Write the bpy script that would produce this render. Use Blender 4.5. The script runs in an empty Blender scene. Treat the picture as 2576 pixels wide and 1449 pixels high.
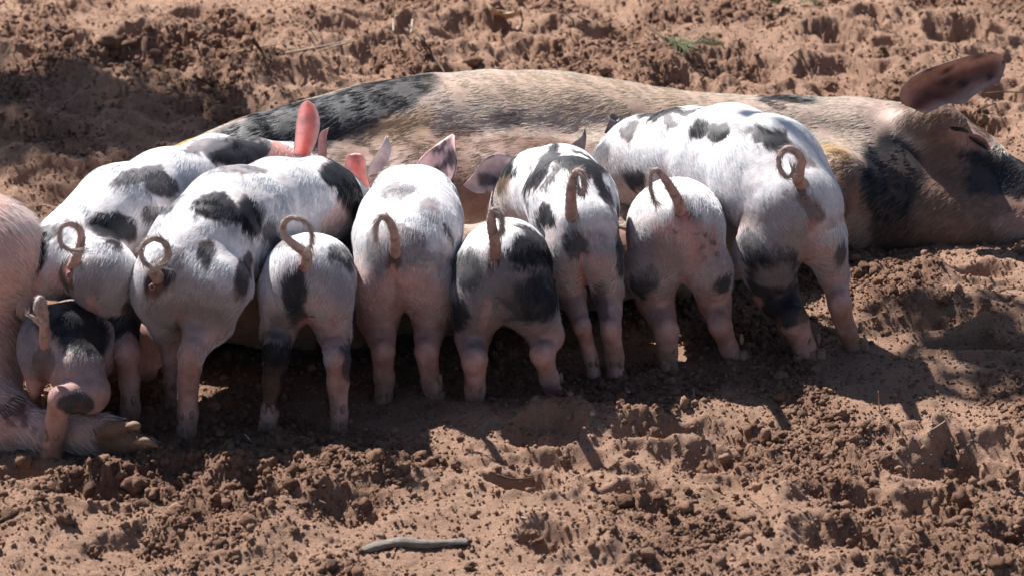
import bpy, math, random
import numpy as np
from mathutils import Vector

random.seed(7)
rng = np.random.default_rng(7)
scene = bpy.context.scene
COL = scene.collection

# ------------------------------------------------------------------ camera, light, exposure
PITCH = math.radians(20.0)
DIST = 6.0
FPX = 1400.0 * DIST            # focal length in units of a 2576 px wide picture
W0, H0 = 2576.0, 1448.7
cam_pos = np.array([0.0, -DIST * math.cos(PITCH), DIST * math.sin(PITCH)])
FWD = np.array([0.0, math.cos(PITCH), -math.sin(PITCH)])
UPV = np.array([0.0, math.sin(PITCH), math.cos(PITCH)])
cd = bpy.data.cameras.new('camera')
cd.sensor_width = 36.0
cd.lens = 36.0 * FPX / W0
cd.clip_start = 0.1
cd.clip_end = 500.0
cd.dof.use_dof = True
cd.dof.focus_distance = 5.65
cd.dof.aperture_fstop = 8.0
cam = bpy.data.objects.new('camera', cd)
COL.objects.link(cam)
cam.location = cam_pos.tolist()
cam.rotation_euler = (math.pi / 2 - PITCH, 0, 0)
scene.camera = cam

SUN_EL = math.radians(50.0)
SUN_AZ = math.radians(40.0)     # from behind the pigs towards the left
TO_SUN = Vector((-math.cos(SUN_EL) * math.sin(SUN_AZ), math.cos(SUN_EL) * math.cos(SUN_AZ), math.sin(SUN_EL)))
sd = bpy.data.lights.new('sun', 'SUN')
sd.energy = 5.0
sd.angle = math.radians(0.53)
sd.color = (1.0, 0.975, 0.94)
sun = bpy.data.objects.new('sun', sd)
COL.objects.link(sun)
sun.rotation_euler = TO_SUN.to_track_quat('Z', 'Y').to_euler()
sun.location = (TO_SUN * 20)

world = bpy.data.worlds.new('World')
scene.world = world
world.use_nodes = True
wn = world.node_tree
wn.nodes.clear()
wo = wn.nodes.new('ShaderNodeOutputWorld')
wb = wn.nodes.new('ShaderNodeBackground')
ws = wn.nodes.new('ShaderNodeTexSky')
ws.sky_type = 'NISHITA'
ws.sun_disc = False
ws.sun_elevation = SUN_EL
ws.sun_rotation = -SUN_AZ
ws.altitude = 200
wb.inputs['Strength'].default_value = 0.05
wn.links.new(ws.outputs[0], wb.inputs[0])
wn.links.new(wb.outputs[0], wo.inputs[0])

scene.view_settings.view_transform = 'Standard'
scene.view_settings.look = 'None'
scene.view_settings.gamma = 1.0
scene.view_settings.use_curve_mapping = False
scene.view_settings.exposure = 1.0
scene.cycles.max_bounces = 6
scene.cycles.transparent_max_bounces = 4
scene.render.film_transparent = False

# ------------------------------------------------------------------ helpers: space
def ray(px, py):
    d = FWD * FPX + np.array([1.0, 0, 0]) * (px - W0 / 2) - UPV * (py - H0 / 2)
    return d / FPX
def P(px, py, Y):
    """the point of the place seen at this spot of the picture, Y metres away from the origin"""
    d = ray(px, py)
    t = (Y - cam_pos[1]) / d[1]
    return cam_pos + d * t
def G(px, py, z=0.0):
    """the point of the ground (height z) at this spot of the picture"""
    d = ray(px, py)
    t = (z - cam_pos[2]) / d[2]
    return cam_pos + d * t
def rad(p, rpx):
    return rpx * float(np.dot(p - cam_pos, FWD)) / FPX
def proj(V):
    q = V - cam_pos
    z = q @ FWD
    return W0 / 2 + FPX * q[:, 0] / z, H0 / 2 - FPX * (q @ UPV) / z, z

# ------------------------------------------------------------------ helpers: noise
def _h(ix, iy, iz, seed):
    n = (ix.astype(np.int64) * 73856093) ^ (iy.astype(np.int64) * 19349663) ^ (iz.astype(np.int64) * 83492791) ^ (seed * 2654435761)
    n = (n ^ (n >> 13)) * 1274126177 & 0x7fffffff
    n = (n ^ (n >> 16)) & 0xffff
    return n.astype(np.float32) / 32767.5 - 1.0
def noise3(x, y, z, seed=0):
    x0, y0, z0 = np.floor(x), np.floor(y), np.floor(z)
    fx, fy, fz = x - x0, y - y0, z - z0
    fx = fx * fx * (3 - 2 * fx); fy = fy * fy * (3 - 2 * fy); fz = fz * fz * (3 - 2 * fz)
    r = 0
    for a in (0, 1):
        for b in (0, 1):
            for c in (0, 1):
                w = (fx if a else 1 - fx) * (fy if b else 1 - fy) * (fz if c else 1 - fz)
                r = r + w * _h(x0 + a, y0 + b, z0 + c, seed)
    return r
def noise2(x, y, seed=0):
    x0, y0 = np.floor(x), np.floor(y)
    fx, fy = x - x0, y - y0
    fx = fx * fx * (3 - 2 * fx); fy = fy * fy * (3 - 2 * fy)
    z = np.zeros_like(x0)
    r = 0
    for a in (0, 1):
        for b in (0, 1):
            r = r + (fx if a else 1 - fx) * (fy if b else 1 - fy) * _h(x0 + a, y0 + b, z, seed)
    return r
def fbm2(x, y, octv, seed=0, gain=0.5):
    r, a, f, n = 0, 1.0, 1.0, 0
    c, s = math.cos(0.6), math.sin(0.6)
    for o in range(octv):
        r = r + a * noise2(x * f + 13.7 * o, y * f - 7.1 * o, seed + o)
        x, y = c * x - s * y, s * x + c * y
        n += a; a *= gain; f *= 2.03
    return r / n
def sstep(a, b, x):
    t = np.clip((x - a) / (b - a), 0, 1)
    return t * t * (3 - 2 * t)

# ------------------------------------------------------------------ helpers: objects
def tag(o, label=None, cat=None, group=None, kind=None):
    if label: o['label'] = label
    if cat: o['category'] = cat
    if group: o['group'] = group
    if kind: o['kind'] = kind
    return o
def empty(name, loc, label, cat, group=None):
    o = bpy.data.objects.new(name, None)
    o.empty_display_size = 0.05
    COL.objects.link(o)
    o.location = [float(v) for v in loc]
    return tag(o, label, cat, group)
def mesh_obj(name, V, F, mat, parent=None, smooth=True):
    """V in world space; the object's origin is its parent's"""
    V = np.asarray(V, dtype=np.float64)
    off = np.array(parent_loc(parent)) if parent else np.zeros(3)
    me = bpy.data.meshes.new(name)
    F = np.asarray(F) if not isinstance(F, list) else F
    if isinstance(F, np.ndarray):
        n, k = F.shape
        me.vertices.add(len(V)); me.vertices.foreach_set('co', (V - off).astype(np.float32).ravel())
        me.loops.add(n * k); me.loops.foreach_set('vertex_index', F.astype(np.int32).ravel())
        me.polygons.add(n)
        me.polygons.foreach_set('loop_start', np.arange(0, n * k, k, dtype=np.int32))
        me.update(calc_edges=True)
    else:
        me.from_pydata((V - off).tolist(), [], F)
    if smooth:
        me.polygons.foreach_set('use_smooth', np.ones(len(me.polygons), dtype=bool))
    me.materials.append(mat)
    o = bpy.data.objects.new(name, me)
    COL.objects.link(o)
    if parent: o.parent = parent
    return o
def parent_loc(p):
    l = np.zeros(3)
    while p is not None:
        l = l + np.array(p.location); p = p.parent
    return l
def add_col(me, name, C):
    a = me.attributes.new(name, 'FLOAT_COLOR', 'POINT')
    C4 = np.ones((len(C), 4), dtype=np.float32); C4[:, :3] = C
    a.data.foreach_set('color', C4.ravel())
def catmull(pts, n):
    pts = np.asarray(pts, dtype=float)
    if len(pts) < 3:
        return np.array([pts[0] + (pts[-1] - pts[0]) * t for t in np.linspace(0, 1, n)])
    q = np.vstack([2 * pts[0] - pts[1], pts, 2 * pts[-1] - pts[-2]])
    out = []
    m = len(pts) - 1
    for u in np.linspace(0, m - 1e-6, n):
        i = int(u); t = u - i
        a, b, c, d = q[i], q[i + 1], q[i + 2], q[i + 3]
        out.append(0.5 * ((2 * b) + (-a + c) * t + (2 * a - 5 * b + 4 * c - d) * t * t + (-a + 3 * b - 3 * c + d) * t ** 3))
    return np.array(out)
def tube(pts4, nseg=24, nr=10, rough=0.0, seed=0, flat=1.0):
    """a tapered round tube through (x,y,z,r) points"""
    c = catmull(pts4, nseg)
    cen, r = c[:, :3], np.maximum(c[:, 3], 2e-4)
    T = np.gradient(cen, axis=0); T /= np.linalg.norm(T, axis=1)[:, None] + 1e-12
    ref = np.array([0.31, 0.2, 0.93])
    V, F = [], []
    for i in range(nseg):
        a = np.cross(T[i], ref); a /= np.linalg.norm(a) + 1e-12
        b = np.cross(T[i], a)
        for k in range(nr):
            th = 2 * math.pi * k / nr
            rr = r[i] * (1 + rough * math.sin(3.1 * i + 5.3 * k * (1 + seed % 3) + seed))
            V.append(cen[i] + a * math.cos(th) * rr + b * math.sin(th) * rr * flat)
    for i in range(nseg - 1):
        for k in range(nr):
            k2 = (k + 1) % nr
            F.append((i * nr + k, i * nr + k2, (i + 1) * nr + k2, (i + 1) * nr + k))
    F.append(tuple(range(nr))[::-1]); F.append(tuple((nseg - 1) * nr + k for k in range(nr)))
    return np.array(V), F

# ------------------------------------------------------------------ helpers: bodies from blended volumes
def smin(a, b, k):
    h = np.maximum(k - np.abs(a - b), 0) / k
    return np.minimum(a, b) - h * h * k * 0.25
def cone_sd(X, a, b, ra, rb):
    """distance to a round cone (approximate)"""
    ba = b - a
    L2 = float(ba @ ba) + 1e-12
    px, py, pz = X[0] - a[0], X[1] - a[1], X[2] - a[2]
    t = np.clip((px * ba[0] + py * ba[1] + pz * ba[2]) / L2, 0, 1)
    return np.sqrt((px - t * ba[0]) ** 2 + (py - t * ba[1]) ** 2 + (pz - t * ba[2]) ** 2) - (ra + (rb - ra) * t)
def body_sd(X, groups):
    """groups[0] = trunk chain(s) list of segments; the others = limbs, each blended to the trunk only"""
    def seg_union(segs, k):
        d = None
        for s in segs:
            e = cone_sd(X, *s)
            d = e if d is None else smin(d, e, k)
        return d
    body = seg_union(groups[0][0], groups[0][1])
    D = body
    for segs, k, kj in groups[1:]:
        d = seg_union(segs, k)
        D = np.minimum(D, smin(body, d, kj))
    return D
def chain(pts):
    """pts: list of (xyz, r) -> segments"""
    return [(pts[i][0], pts[i + 1][0], pts[i][1], pts[i + 1][1]) for i in range(len(pts) - 1)]
def surface_net(groups, cell, wob=0.0, seed=0):
    allp = []
    for g in groups:
        for (a, b, ra, rb) in g[0]:
            allp += [a - ra, a + ra, b - rb, b + rb]
    lo = np.min(allp, axis=0) - 3 * cell; hi = np.max(allp, axis=0) + 3 * cell
    n = np.ceil((hi - lo) / cell).astype(int) + 1
    ax = [lo[i] + np.arange(n[i]) * cell for i in range(3)]
    shape = tuple(n)
    def field(segs, k):
        D = np.full(shape, 1.0, dtype=np.float32)
        for (a, b, ra, rb) in segs:
            pad = k + 0.03
            l = np.minimum(a - ra, b - rb) - pad; h = np.maximum(a + ra, b + rb) + pad
            i0 = np.clip(np.floor((l - lo) / cell).astype(int), 0, n); i1 = np.clip(np.ceil((h - lo) / cell).astype(int) + 1, 0, n)
            sl = tuple(slice(i0[j], i1[j]) for j in range(3))
            X = np.meshgrid(ax[0][sl[0]].astype(np.float32), ax[1][sl[1]].astype(np.float32), ax[2][sl[2]].astype(np.float32), indexing='ij', sparse=True)
            e = cone_sd(X, a, b, ra, rb).astype(np.float32)
            D[sl] = smin(D[sl], e, k)
        return D
    body = field(groups[0][0], groups[0][1])
    D = body.copy()
    for segs, k, kj in groups[1:]:
        D = np.minimum(D, smin(body, field(segs, k), kj))
    # surface nets
    inside = D < 0
    c = np.zeros(tuple(np.array(shape) - 1), dtype=np.int8)
    for dx in (0, 1):
        for dy in (0, 1):
            for dz in (0, 1):
                c += inside[dx:shape[0] - 1 + dx, dy:shape[1] - 1 + dy, dz:shape[2] - 1 + dz]
    act = (c > 0) & (c < 8)
    idx = -np.ones(act.shape, dtype=np.int64)
    I = np.argwhere(act); idx[act] = np.arange(len(I))
    V = np.zeros((len(I), 3)); cnt = np.zeros(len(I))
    corners = [(a, b, d) for a in (0, 1) for b in (0, 1) for d in (0, 1)]
    for ci in corners:
        for axn in range(3):
            if ci[axn] == 1: continue
            cj = list(ci); cj[axn] = 1
            a = D[I[:, 0] + ci[0], I[:, 1] + ci[1], I[:, 2] + ci[2]]; b = D[I[:, 0] + cj[0], I[:, 1] + cj[1], I[:, 2] + cj[2]]
            m = (a < 0) != (b < 0)
            t = np.where(m, a / np.where(np.abs(a - b) < 1e-9, 1, a - b), 0)
            p = np.tile(np.array(ci, float), (len(I), 1)); p[:, axn] = t
            V[m] += p[m]; cnt[m] += 1
    V = (I + V / cnt[:, None]) * cell + lo
    Fs = []
    for axn in range(3):
        u, v = [(1, 2), (2, 0), (0, 1)][axn]
        sh = [slice(None)] * 3
        a = [slice(1, -1)] * 3; a[axn] = slice(0, -1)
        b = [slice(1, -1)] * 3; b[axn] = slice(1, None)
        A, B = inside[tuple(a)], inside[tuple(b)]
        for flip in (False, True):
            m = (A & ~B) if not flip else (~A & B)
            E = np.argwhere(m)
            E[:, [j for j in range(3) if j != axn]] += 1
            def vid(du, dv):
                q = E.copy(); q[:, u] += du; q[:, v] += dv
                return idx[q[:, 0], q[:, 1], q[:, 2]]
            quad = np.stack([vid(-1, -1), vid(0, -1), vid(0, 0), vid(-1, 0)], axis=1)
            if flip: quad = quad[:, ::-1]
            Fs.append(quad)
    F = np.concatenate(Fs)
    F = F[(F >= 0).all(axis=1)]
    def grad(V):
        e = 1e-3
        g = np.zeros_like(V)
        for j in range(3):
            d = np.zeros(3); d[j] = e
            g[:, j] = (body_sd((V + d).T, groups) - body_sd((V - d).T, groups)) / (2 * e)
        g /= np.linalg.norm(g, axis=1)[:, None] + 1e-9
        return g
    g = grad(V)
    V = V - g * np.clip(body_sd(V.T, groups), -cell, cell)[:, None]
    # light smoothing keeps joints soft
    E = np.concatenate([F[:, [0, 1]], F[:, [1, 2]], F[:, [2, 3]], F[:, [3, 0]]])
    for it in range(3):
        S = np.zeros_like(V); K = np.zeros(len(V))
        for j in range(3):
            S[:, j] = np.bincount(E[:, 0], V[E[:, 1], j], len(V)) + np.bincount(E[:, 1], V[E[:, 0], j], len(V))
        K = np.bincount(E[:, 0], minlength=len(V)) + np.bincount(E[:, 1], minlength=len(V))
        V = V * 0.5 + 0.5 * S / K[:, None]
    if wob:
        V = V + g * (wob * (noise3(V[:, 0] * 28, V[:, 1] * 28, V[:, 2] * 28, seed) + 0.35 * noise3(V[:, 0] * 90, V[:, 1] * 90, V[:, 2] * 60, seed + 5)))[:, None]
    return V, F, g

# ------------------------------------------------------------------ materials
def new_mat(name):
    m = bpy.data.materials.new(name); m.use_nodes = True
    nt = m.node_tree
    b = nt.nodes['Principled BSDF']
    return m, nt, b
def node(nt, typ, **kw):
    n = nt.nodes.new(typ)
    for k, v in kw.items(): setattr(n, k, v)
    return n
def noise_node(nt, scale, detail=3, rough=0.5, coord='Object'):
    tc = node(nt, 'ShaderNodeTexCoord')
    n = node(nt, 'ShaderNodeTexNoise')
    n.inputs['Scale'].default_value = scale; n.inputs['Detail'].default_value = detail; n.inputs['Roughness'].default_value = rough
    nt.links.new(tc.outputs[coord], n.inputs['Vector'])
    return n
def ramp(nt, src, p0, c0, p1, c1):
    r = node(nt, 'ShaderNodeValToRGB')
    r.color_ramp.elements[0].position = p0; r.color_ramp.elements[0].color = (*c0, 1)
    r.color_ramp.elements[1].position = p1; r.color_ramp.elements[1].color = (*c1, 1)
    nt.links.new(src, r.inputs[0]); return r
def mix(nt, typ, fac, a, b):
    m = node(nt, 'ShaderNodeMix', data_type='RGBA', blend_type=typ)
    for s, v in ((m.inputs[0], fac), (m.inputs[6], a), (m.inputs[7], b)):
        if hasattr(v, 'links') or hasattr(v, 'is_linked'): nt.links.new(v, s)
        elif isinstance(v, (int, float)): s.default_value = v
        else: s.default_value = (*v, 1)
    return m.outputs[2]
def bump(nt, b, h, strength, dist):
    bn = node(nt, 'ShaderNodeBump'); bn.inputs['Strength'].default_value = strength; bn.inputs['Distance'].default_value = dist
    nt.links.new(h, bn.inputs['Height']); nt.links.new(bn.outputs[0], b.inputs['Normal']); return bn

def skin_mat():
    m, nt, b = new_mat('pig_skin')
    at = node(nt, 'ShaderNodeAttribute', attribute_name='coat_color')
    n1 = noise_node(nt, 60, 4, 0.6)
    r = ramp(nt, n1.outputs[0], 0.3, (0.78, 0.72, 0.7), 0.7, (1.12, 1.1, 1.1))
    c = mix(nt, 'MULTIPLY', 1.0, at.outputs['Color'], r.outputs[0])
    nt.links.new(c, b.inputs['Base Color'])
    b.inputs['Roughness'].default_value = 0.55
    b.inputs['Specular IOR Level'].default_value = 0.35
    b.inputs['Subsurface Weight'].default_value = 0.0
    n2 = noise_node(nt, 350, 3, 0.6)
    bump(nt, b, n2.outputs[0], 0.5, 0.0015)
    return m
def fur_mat():
    m, nt, b = new_mat('pig_hair')
    at = node(nt, 'ShaderNodeAttribute', attribute_name='hair_color')
    nt.links.new(at.outputs['Color'], b.inputs['Base Color'])
    b.inputs['Roughness'].default_value = 0.65
    b.inputs['Specular IOR Level'].default_value = 0.1
    return m
def ear_mat(name, tfac):
    m, nt, b = new_mat(name)
    at = node(nt, 'ShaderNodeAttribute', attribute_name='coat_color')
    n1 = noise_node(nt, 45, 4, 0.65)
    r = ramp(nt, n1.outputs[0], 0.3, (0.7, 0.65, 0.65), 0.7, (1.1, 1.05, 1.05))
    c = mix(nt, 'MULTIPLY', 1.0, at.outputs['Color'], r.outputs[0])
    nt.links.new(c, b.inputs['Base Color'])
    b.inputs['Roughness'].default_value = 0.5
    tr = node(nt, 'ShaderNodeBsdfTranslucent')
    tc = mix(nt, 'MULTIPLY', 1.0, c, (1.2, 0.78, 0.73))
    nt.links.new(tc, tr.inputs['Color'])
    ms = node(nt, 'ShaderNodeMixShader'); ms.inputs[0].default_value = tfac
    nt.links.new(b.outputs[0], ms.inputs[1]); nt.links.new(tr.outputs[0], ms.inputs[2])
    out = nt.nodes['Material Output']
    nt.links.new(ms.outputs[0], out.inputs[0])
    n2 = noise_node(nt, 260, 3, 0.6)
    bump(nt, b, n2.outputs[0], 0.4, 0.0015)
    return m
def sand_mat():
    m, nt, b = new_mat('sandy_soil')
    at = node(nt, 'ShaderNodeAttribute', attribute_name='soil_color')
    n1 = noise_node(nt, 420, 5, 0.75)
    r = ramp(nt, n1.outputs[0], 0.32, (0.62, 0.58, 0.56), 0.68, (1.3, 1.28, 1.26))
    c = mix(nt, 'MULTIPLY', 1.0, at.outputs['Color'], r.outputs[0])
    n3 = noise_node(nt, 14, 4, 0.6)
    r3 = ramp(nt, n3.outputs[0], 0.3, (0.86, 0.84, 0.84), 0.7, (1.1, 1.1, 1.1))
    c = mix(nt, 'MULTIPLY', 1.0, c, r3.outputs[0])
    nt.links.new(c, b.inputs['Base Color'])
    b.inputs['Roughness'].default_value = 0.95
    b.inputs['Specular IOR Level'].default_value = 0.15
    n2 = noise_node(nt, 150, 6, 0.9)
    bump(nt, b, n2.outputs[0], 1.0, 0.010)
    return m
def simple_mat(name, c0, c1, scale=40, rough=0.8, bd=0.001, stretch=None, trans=0.0):
    m, nt, b = new_mat(name)
    n1 = noise_node(nt, scale, 4, 0.65)
    if stretch:
        mp = node(nt, 'ShaderNodeMapping'); mp.inputs['Scale'].default_value = stretch
        l = n1.inputs['Vector'].links[0]; src = l.from_socket
        nt.links.new(src, mp.inputs[0]); nt.links.new(mp.outputs[0], n1.inputs['Vector'])
    r = ramp(nt, n1.outputs[0], 0.32, c0, 0.68, c1)
    nt.links.new(r.outputs[0], b.inputs['Base Color'])
    b.inputs['Roughness'].default_value = rough
    b.inputs['Specular IOR Level'].default_value = 0.25
    bump(nt, b, n1.outputs[0], 0.8, bd)
    return m
M_SKIN, M_FUR, M_EAR, M_SAND = skin_mat(), fur_mat(), ear_mat('pig_ear_skin', 0.42), sand_mat()
M_EAR_THICK = ear_mat('thick_ear_skin', 0.14)
M_WOOD = simple_mat('weathered_wood', (0.13, 0.105, 0.09), (0.27, 0.235, 0.205), 60, 0.85, 0.002, (1, 6, 6))
M_TWIG = simple_mat('brown_twig', (0.05, 0.03, 0.02), (0.14, 0.085, 0.055), 80)
M_STRAW = simple_mat('pale_straw', (0.3, 0.22, 0.16), (0.5, 0.4, 0.3), 80)
M_STONE = simple_mat('stone', (0.27, 0.19, 0.15), (0.42, 0.31, 0.25), 60, 0.8)
M_PEBBLE = simple_mat('pebble', (0.2, 0.16, 0.14), (0.38, 0.33, 0.3), 60, 0.7)
M_LEAF = simple_mat('dry_leaf', (0.3, 0.2, 0.13), (0.5, 0.37, 0.25), 50, 0.7)
M_NEEDLE = simple_mat('pine_needle', (0.045, 0.058, 0.02), (0.15, 0.16, 0.065), 30, 0.5)
M_GREEN = simple_mat('green_blade', (0.16, 0.26, 0.05), (0.3, 0.4, 0.1), 50, 0.5)
M_HOOF = simple_mat('hoof_horn', (0.3, 0.24, 0.2), (0.5, 0.42, 0.36), 60, 0.5)
M_TOE = simple_mat('sandy_hoof', (0.16, 0.10, 0.075), (0.34, 0.22, 0.16), 60, 0.8)
M_DARK = simple_mat('dark_lash_fold', (0.008, 0.007, 0.007), (0.02, 0.016, 0.015), 60, 0.5)

# ------------------------------------------------------------------ the ground
def grid_axis(fine, lo, hi, reach):
    out = []; step = fine[1] - fine[0]; x = fine[0]; s = step
    left = []
    while x > -reach:
        s *= 1.6; x -= s; left.append(x)
    x = fine[-1]; s = fine[-1] - fine[-2]; right = []
    while x < reach:
        s *= 1.6; x += s; right.append(x)
    return np.array(left[::-1] + list(fine) + right)
gx_f = np.arange(-1.26, 1.2601, 0.0031)
ys = [-1.34]
while ys[-1] < 2.16:
    ys.append(ys[-1] + 0.0031 + 0.0009 * (ys[-1] + 1.34))
gy_f = np.array(ys)
gx = grid_axis(gx_f, -1.26, 1.26, 120); gy = grid_axis(gy_f, -1.34, 2.16, 120)
NX, NY = len(gx), len(gy)
GX, GY = np.meshgrid(gx, gy, indexing='ij')

# pits (hoof prints, rooted holes) and heaps: picture spot, width m, depth m, height m (negative = pit)
FEATURES = [
 (230,1262,.09,.08,-.035),(420,1215,.10,.07,-.03),(700,1165,.09,.05,-.022),(800,1160,.08,.05,-.02),(60,1200,.08,.04,-.03),
 (330,1225,.07,.05,.028),(165,1300,.06,.05,.022),(560,1180,.12,.06,.02),(850,1330,.10,.07,-.022),(560,1300,.10,.07,-.02),
 (1310,1255,.07,.06,-.035),(1365,1120,.08,.06,-.03),(1300,1085,.14,.07,.03),(1700,1120,.14,.05,-.026),(1650,1060,.18,.06,.03),
 (1620,1260,.09,.06,-.03),(1770,1180,.10,.06,-.026),(1760,1150,.08,.05,.02),(1850,1140,.1,.05,-.02),(1400,1400,.07,.05,-.03),
 (1520,1400,.12,.08,.03),(1790,1320,.12,.09,.032),(2010,1370,.14,.10,.034),(2120,1390,.09,.07,-.03),(2370,1190,.12,.08,-.04),
 (2500,1160,.10,.07,-.03),(2300,1150,.14,.08,.035),(2430,1110,.14,.07,.03),(1480,1100,.10,.06,.026),(2150,1270,.08,.06,-.028),
 (2350,1290,.09,.07,-.03),(2060,1230,.12,.08,.025),(2560,1370,.08,.07,-.03),(2480,1390,.10,.08,.03),(860,1240,.14,.09,.028),
 (1130,1260,.20,.10,.025),(300,1400,.12,.08,-.02),(700,1390,.12,.08,.022),(110,1370,.12,.09,.02),
 (1400,1180,.10,.06,-.022),(980,1180,.12,.06,-.018),(1230,1345,.10,.06,.02),(950,1300,.11,.07,-.02),(620,1240,.08,.06,-.024),
 # right, beside the sow's head and the last piglet
 (2420,770,.12,.10,.03),(2330,700,.12,.06,.03),(2480,700,.10,.05,-.03),(2440,880,.10,.06,-.03),(2530,880,.08,.06,-.03),(2300,830,.09,.06,-.026),
 (2500,800,.10,.06,.025),(2250,780,.08,.06,.02),(2380,940,.14,.06,.02),(2200,1000,.2,.08,.012),
 # beyond the sow
 (2415,100,.10,.12,-.055),(2455,95,.06,.12,.03),(2120,100,.09,.10,-.04),(2190,70,.06,.06,-.03),(2230,128,.07,.08,-.035),(2050,95,.06,.07,-.03),
 (1990,165,.14,.12,.03),(2120,200,.14,.12,-.04),(1860,195,.14,.12,-.03),(1770,170,.12,.10,.03),(2540,250,.1,.1,-.04),(2500,330,.1,.1,-.03),
 (2200,40,.12,.12,.04),(2330,60,.12,.1,.03),(2290,160,.1,.1,.03),(1690,45,.1,.1,.03),(1530,100,.1,.1,-.03),(1400,110,.12,.12,.03),(1330,150,.12,.1,-.03),
 (1600,190,.14,.1,.03),(1720,225,.1,.08,-.035),(1200,100,.14,.12,-.04),(1100,120,.12,.12,.03),(1140,200,.1,.08,-.025),(1240,60,.14,.14,.035),
 (960,60,.1,.1,-.03),(880,110,.1,.12,-.03),(740,60,.14,.16,.04),(590,110,.1,.1,-.035),(470,140,.08,.1,-.045),(420,120,.14,.14,.03),(280,110,.07,.07,.03),
 (240,135,.1,.1,-.035),(130,135,.09,.1,-.045),(60,180,.12,.12,-.03),(360,135,.07,.08,-.04),(200,170,.16,.12,.035),(340,200,.14,.12,-.035),(560,200,.14,.12,.035),
 (450,240,.12,.1,-.03),(620,250,.16,.12,.035),(280,220,.12,.1,.035),(120,240,.16,.12,.03),(480,50,.07,.08,-.035),(240,20,.1,.1,-.03),(130,10,.1,.1,-.03),
 (300,330,.14,.12,.03),(130,360,.14,.12,-.03),(420,300,.12,.1,-.03),(40,300,.1,.1,.03),(200,300,.12,.1,-.025),(240,400,.12,.1,.03),(60,430,.12,.1,.03),(170,480,.14,.1,-.025),
 (580,290,.12,.1,-.025),(760,215,.12,.1,-.03),(720,175,.12,.1,.03),(900,170,.14,.1,-.03),(860,140,.12,.1,.03),(1000,150,.12,.1,.025),
]
def base_height(x, y):
    wx = x + 0.03 * noise2(x * 7, y * 7, 91); wy = y + 0.03 * noise2(x * 7, y * 7, 92)
    near = sstep(6.0, 1.5, np.hypot(x, y))
    pig = np.exp(-(((y + 0.35 - 0.13 * x) / 0.33) ** 2)) * (np.abs(x) < 1.6)   # trampled flat where the pigs are
    r = 1 - np.abs(fbm2(wx * 3.1, wy * 2.6, 3, 21)) * 2.0
    h = 0.017 * fbm2(wx * 1.9, wy * 1.9, 3, 11) * (1 - 0.75 * pig)
    h = h + (0.010 * r + 0.013 * fbm2(wx * 10, wy * 8, 4, 31, 0.6) - 0.004) * (1 - 0.7 * pig)
    far = sstep(0.3, 1.0, y)
    pit = noise2(wx * 8.5 + 3, wy * 7.5, 41)
    h = h - (0.014 + 0.014 * far) * sstep(0.2, 0.95, pit) * (1 - 0.8 * pig)
    return h * (0.3 + 0.7 * near)
Z = base_height(GX, GY)
# the ridge of pushed-up sand in front of the trotters
Z += 0.0
for (px, py, w, d, hh) in FEATURES:
    c = G(px, py)
    i0, i1 = np.searchsorted(gx, [c[0] - 2.4 * w, c[0] + 2.4 * w]); j0, j1 = np.searchsorted(gy, [c[1] - 2.4 * d, c[1] + 2.4 * d])
    X, Y = GX[i0:i1, j0:j1], GY[i0:i1, j0:j1]
    q = np.sqrt(((X - c[0]) / w) ** 2 + ((Y - c[1]) / d) ** 2) + 0.32 * noise2(X * 22, Y * 22, 71) + 0.10 * noise2(X * 55, Y * 55, 72)
    if hh < 0:
        Z[i0:i1, j0:j1] += hh * 0.9 * sstep(0.95, 0.3, q) - hh * 0.3 * np.exp(-((q - 1.0) / 0.25) ** 2)
    else:
        Z[i0:i1, j0:j1] += hh * 0.75 * np.exp(-(q * 0.95) ** 2)
# a level bed under the piece of driftwood
_c = G(1042, 1366)
_w = np.exp(-((np.maximum(np.abs(GX - _c[0]) - .09, 0) / .035) ** 2) - (((GY - _c[1]) / .05) ** 2))
_z0 = float(np.average(Z, weights=_w)); Z = Z * (1 - _w) + _z0 * _w
crumb_mask = sstep(-0.12, 0.35, fbm2(GX * 4.6, GY * 3.6, 3, 51))
edge = np.maximum(0, 1 - np.maximum(np.abs(GX) - 1.2, 0) * 4) * (np.abs(GX) < 1.3) * (GY > -1.4) * (GY < 2.3)
fine_n = fbm2(GX * 55, GY * 50, 3, 61, 0.65)
bil = np.abs(noise2(GX * 34 + 5, GY * 30, 63)) + 0.5 * np.abs(noise2(GX * 75, GY * 68, 64)) + 0.25 * np.abs(noise2(GX * 150, GY * 140, 65))
Z += edge * ((0.0010 + 0.0012 * crumb_mask) * fine_n + (0.0032 + 0.0022 * sstep(0.2, 0.8, GY)) * fbm2(GX * 24, GY * 22, 3, 66, 0.55) + 0.006 * sstep(0.2, 0.8, GY) * fbm2(GX * 12, GY * 9, 3, 67, 0.6) + (0.0022 + 0.0035 * crumb_mask) * bil)
for (px, py) in [(131,1150),(326,1072),(470,1108),(430,1045),(672,1095),(853,1095),(966,1020),(1100,1020),(1198,1050),(1404,1018),(1496,978),(1550,978),(1680,945),(1856,920),(2050,918),(2156,890),(95,1130)]:
    c = G(px, py)
    Z += 0.009 * np.exp(-((GX - c[0]) ** 2 + (GY - c[1]) ** 2) / .05 ** 2)
Zb = Z.copy()
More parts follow.
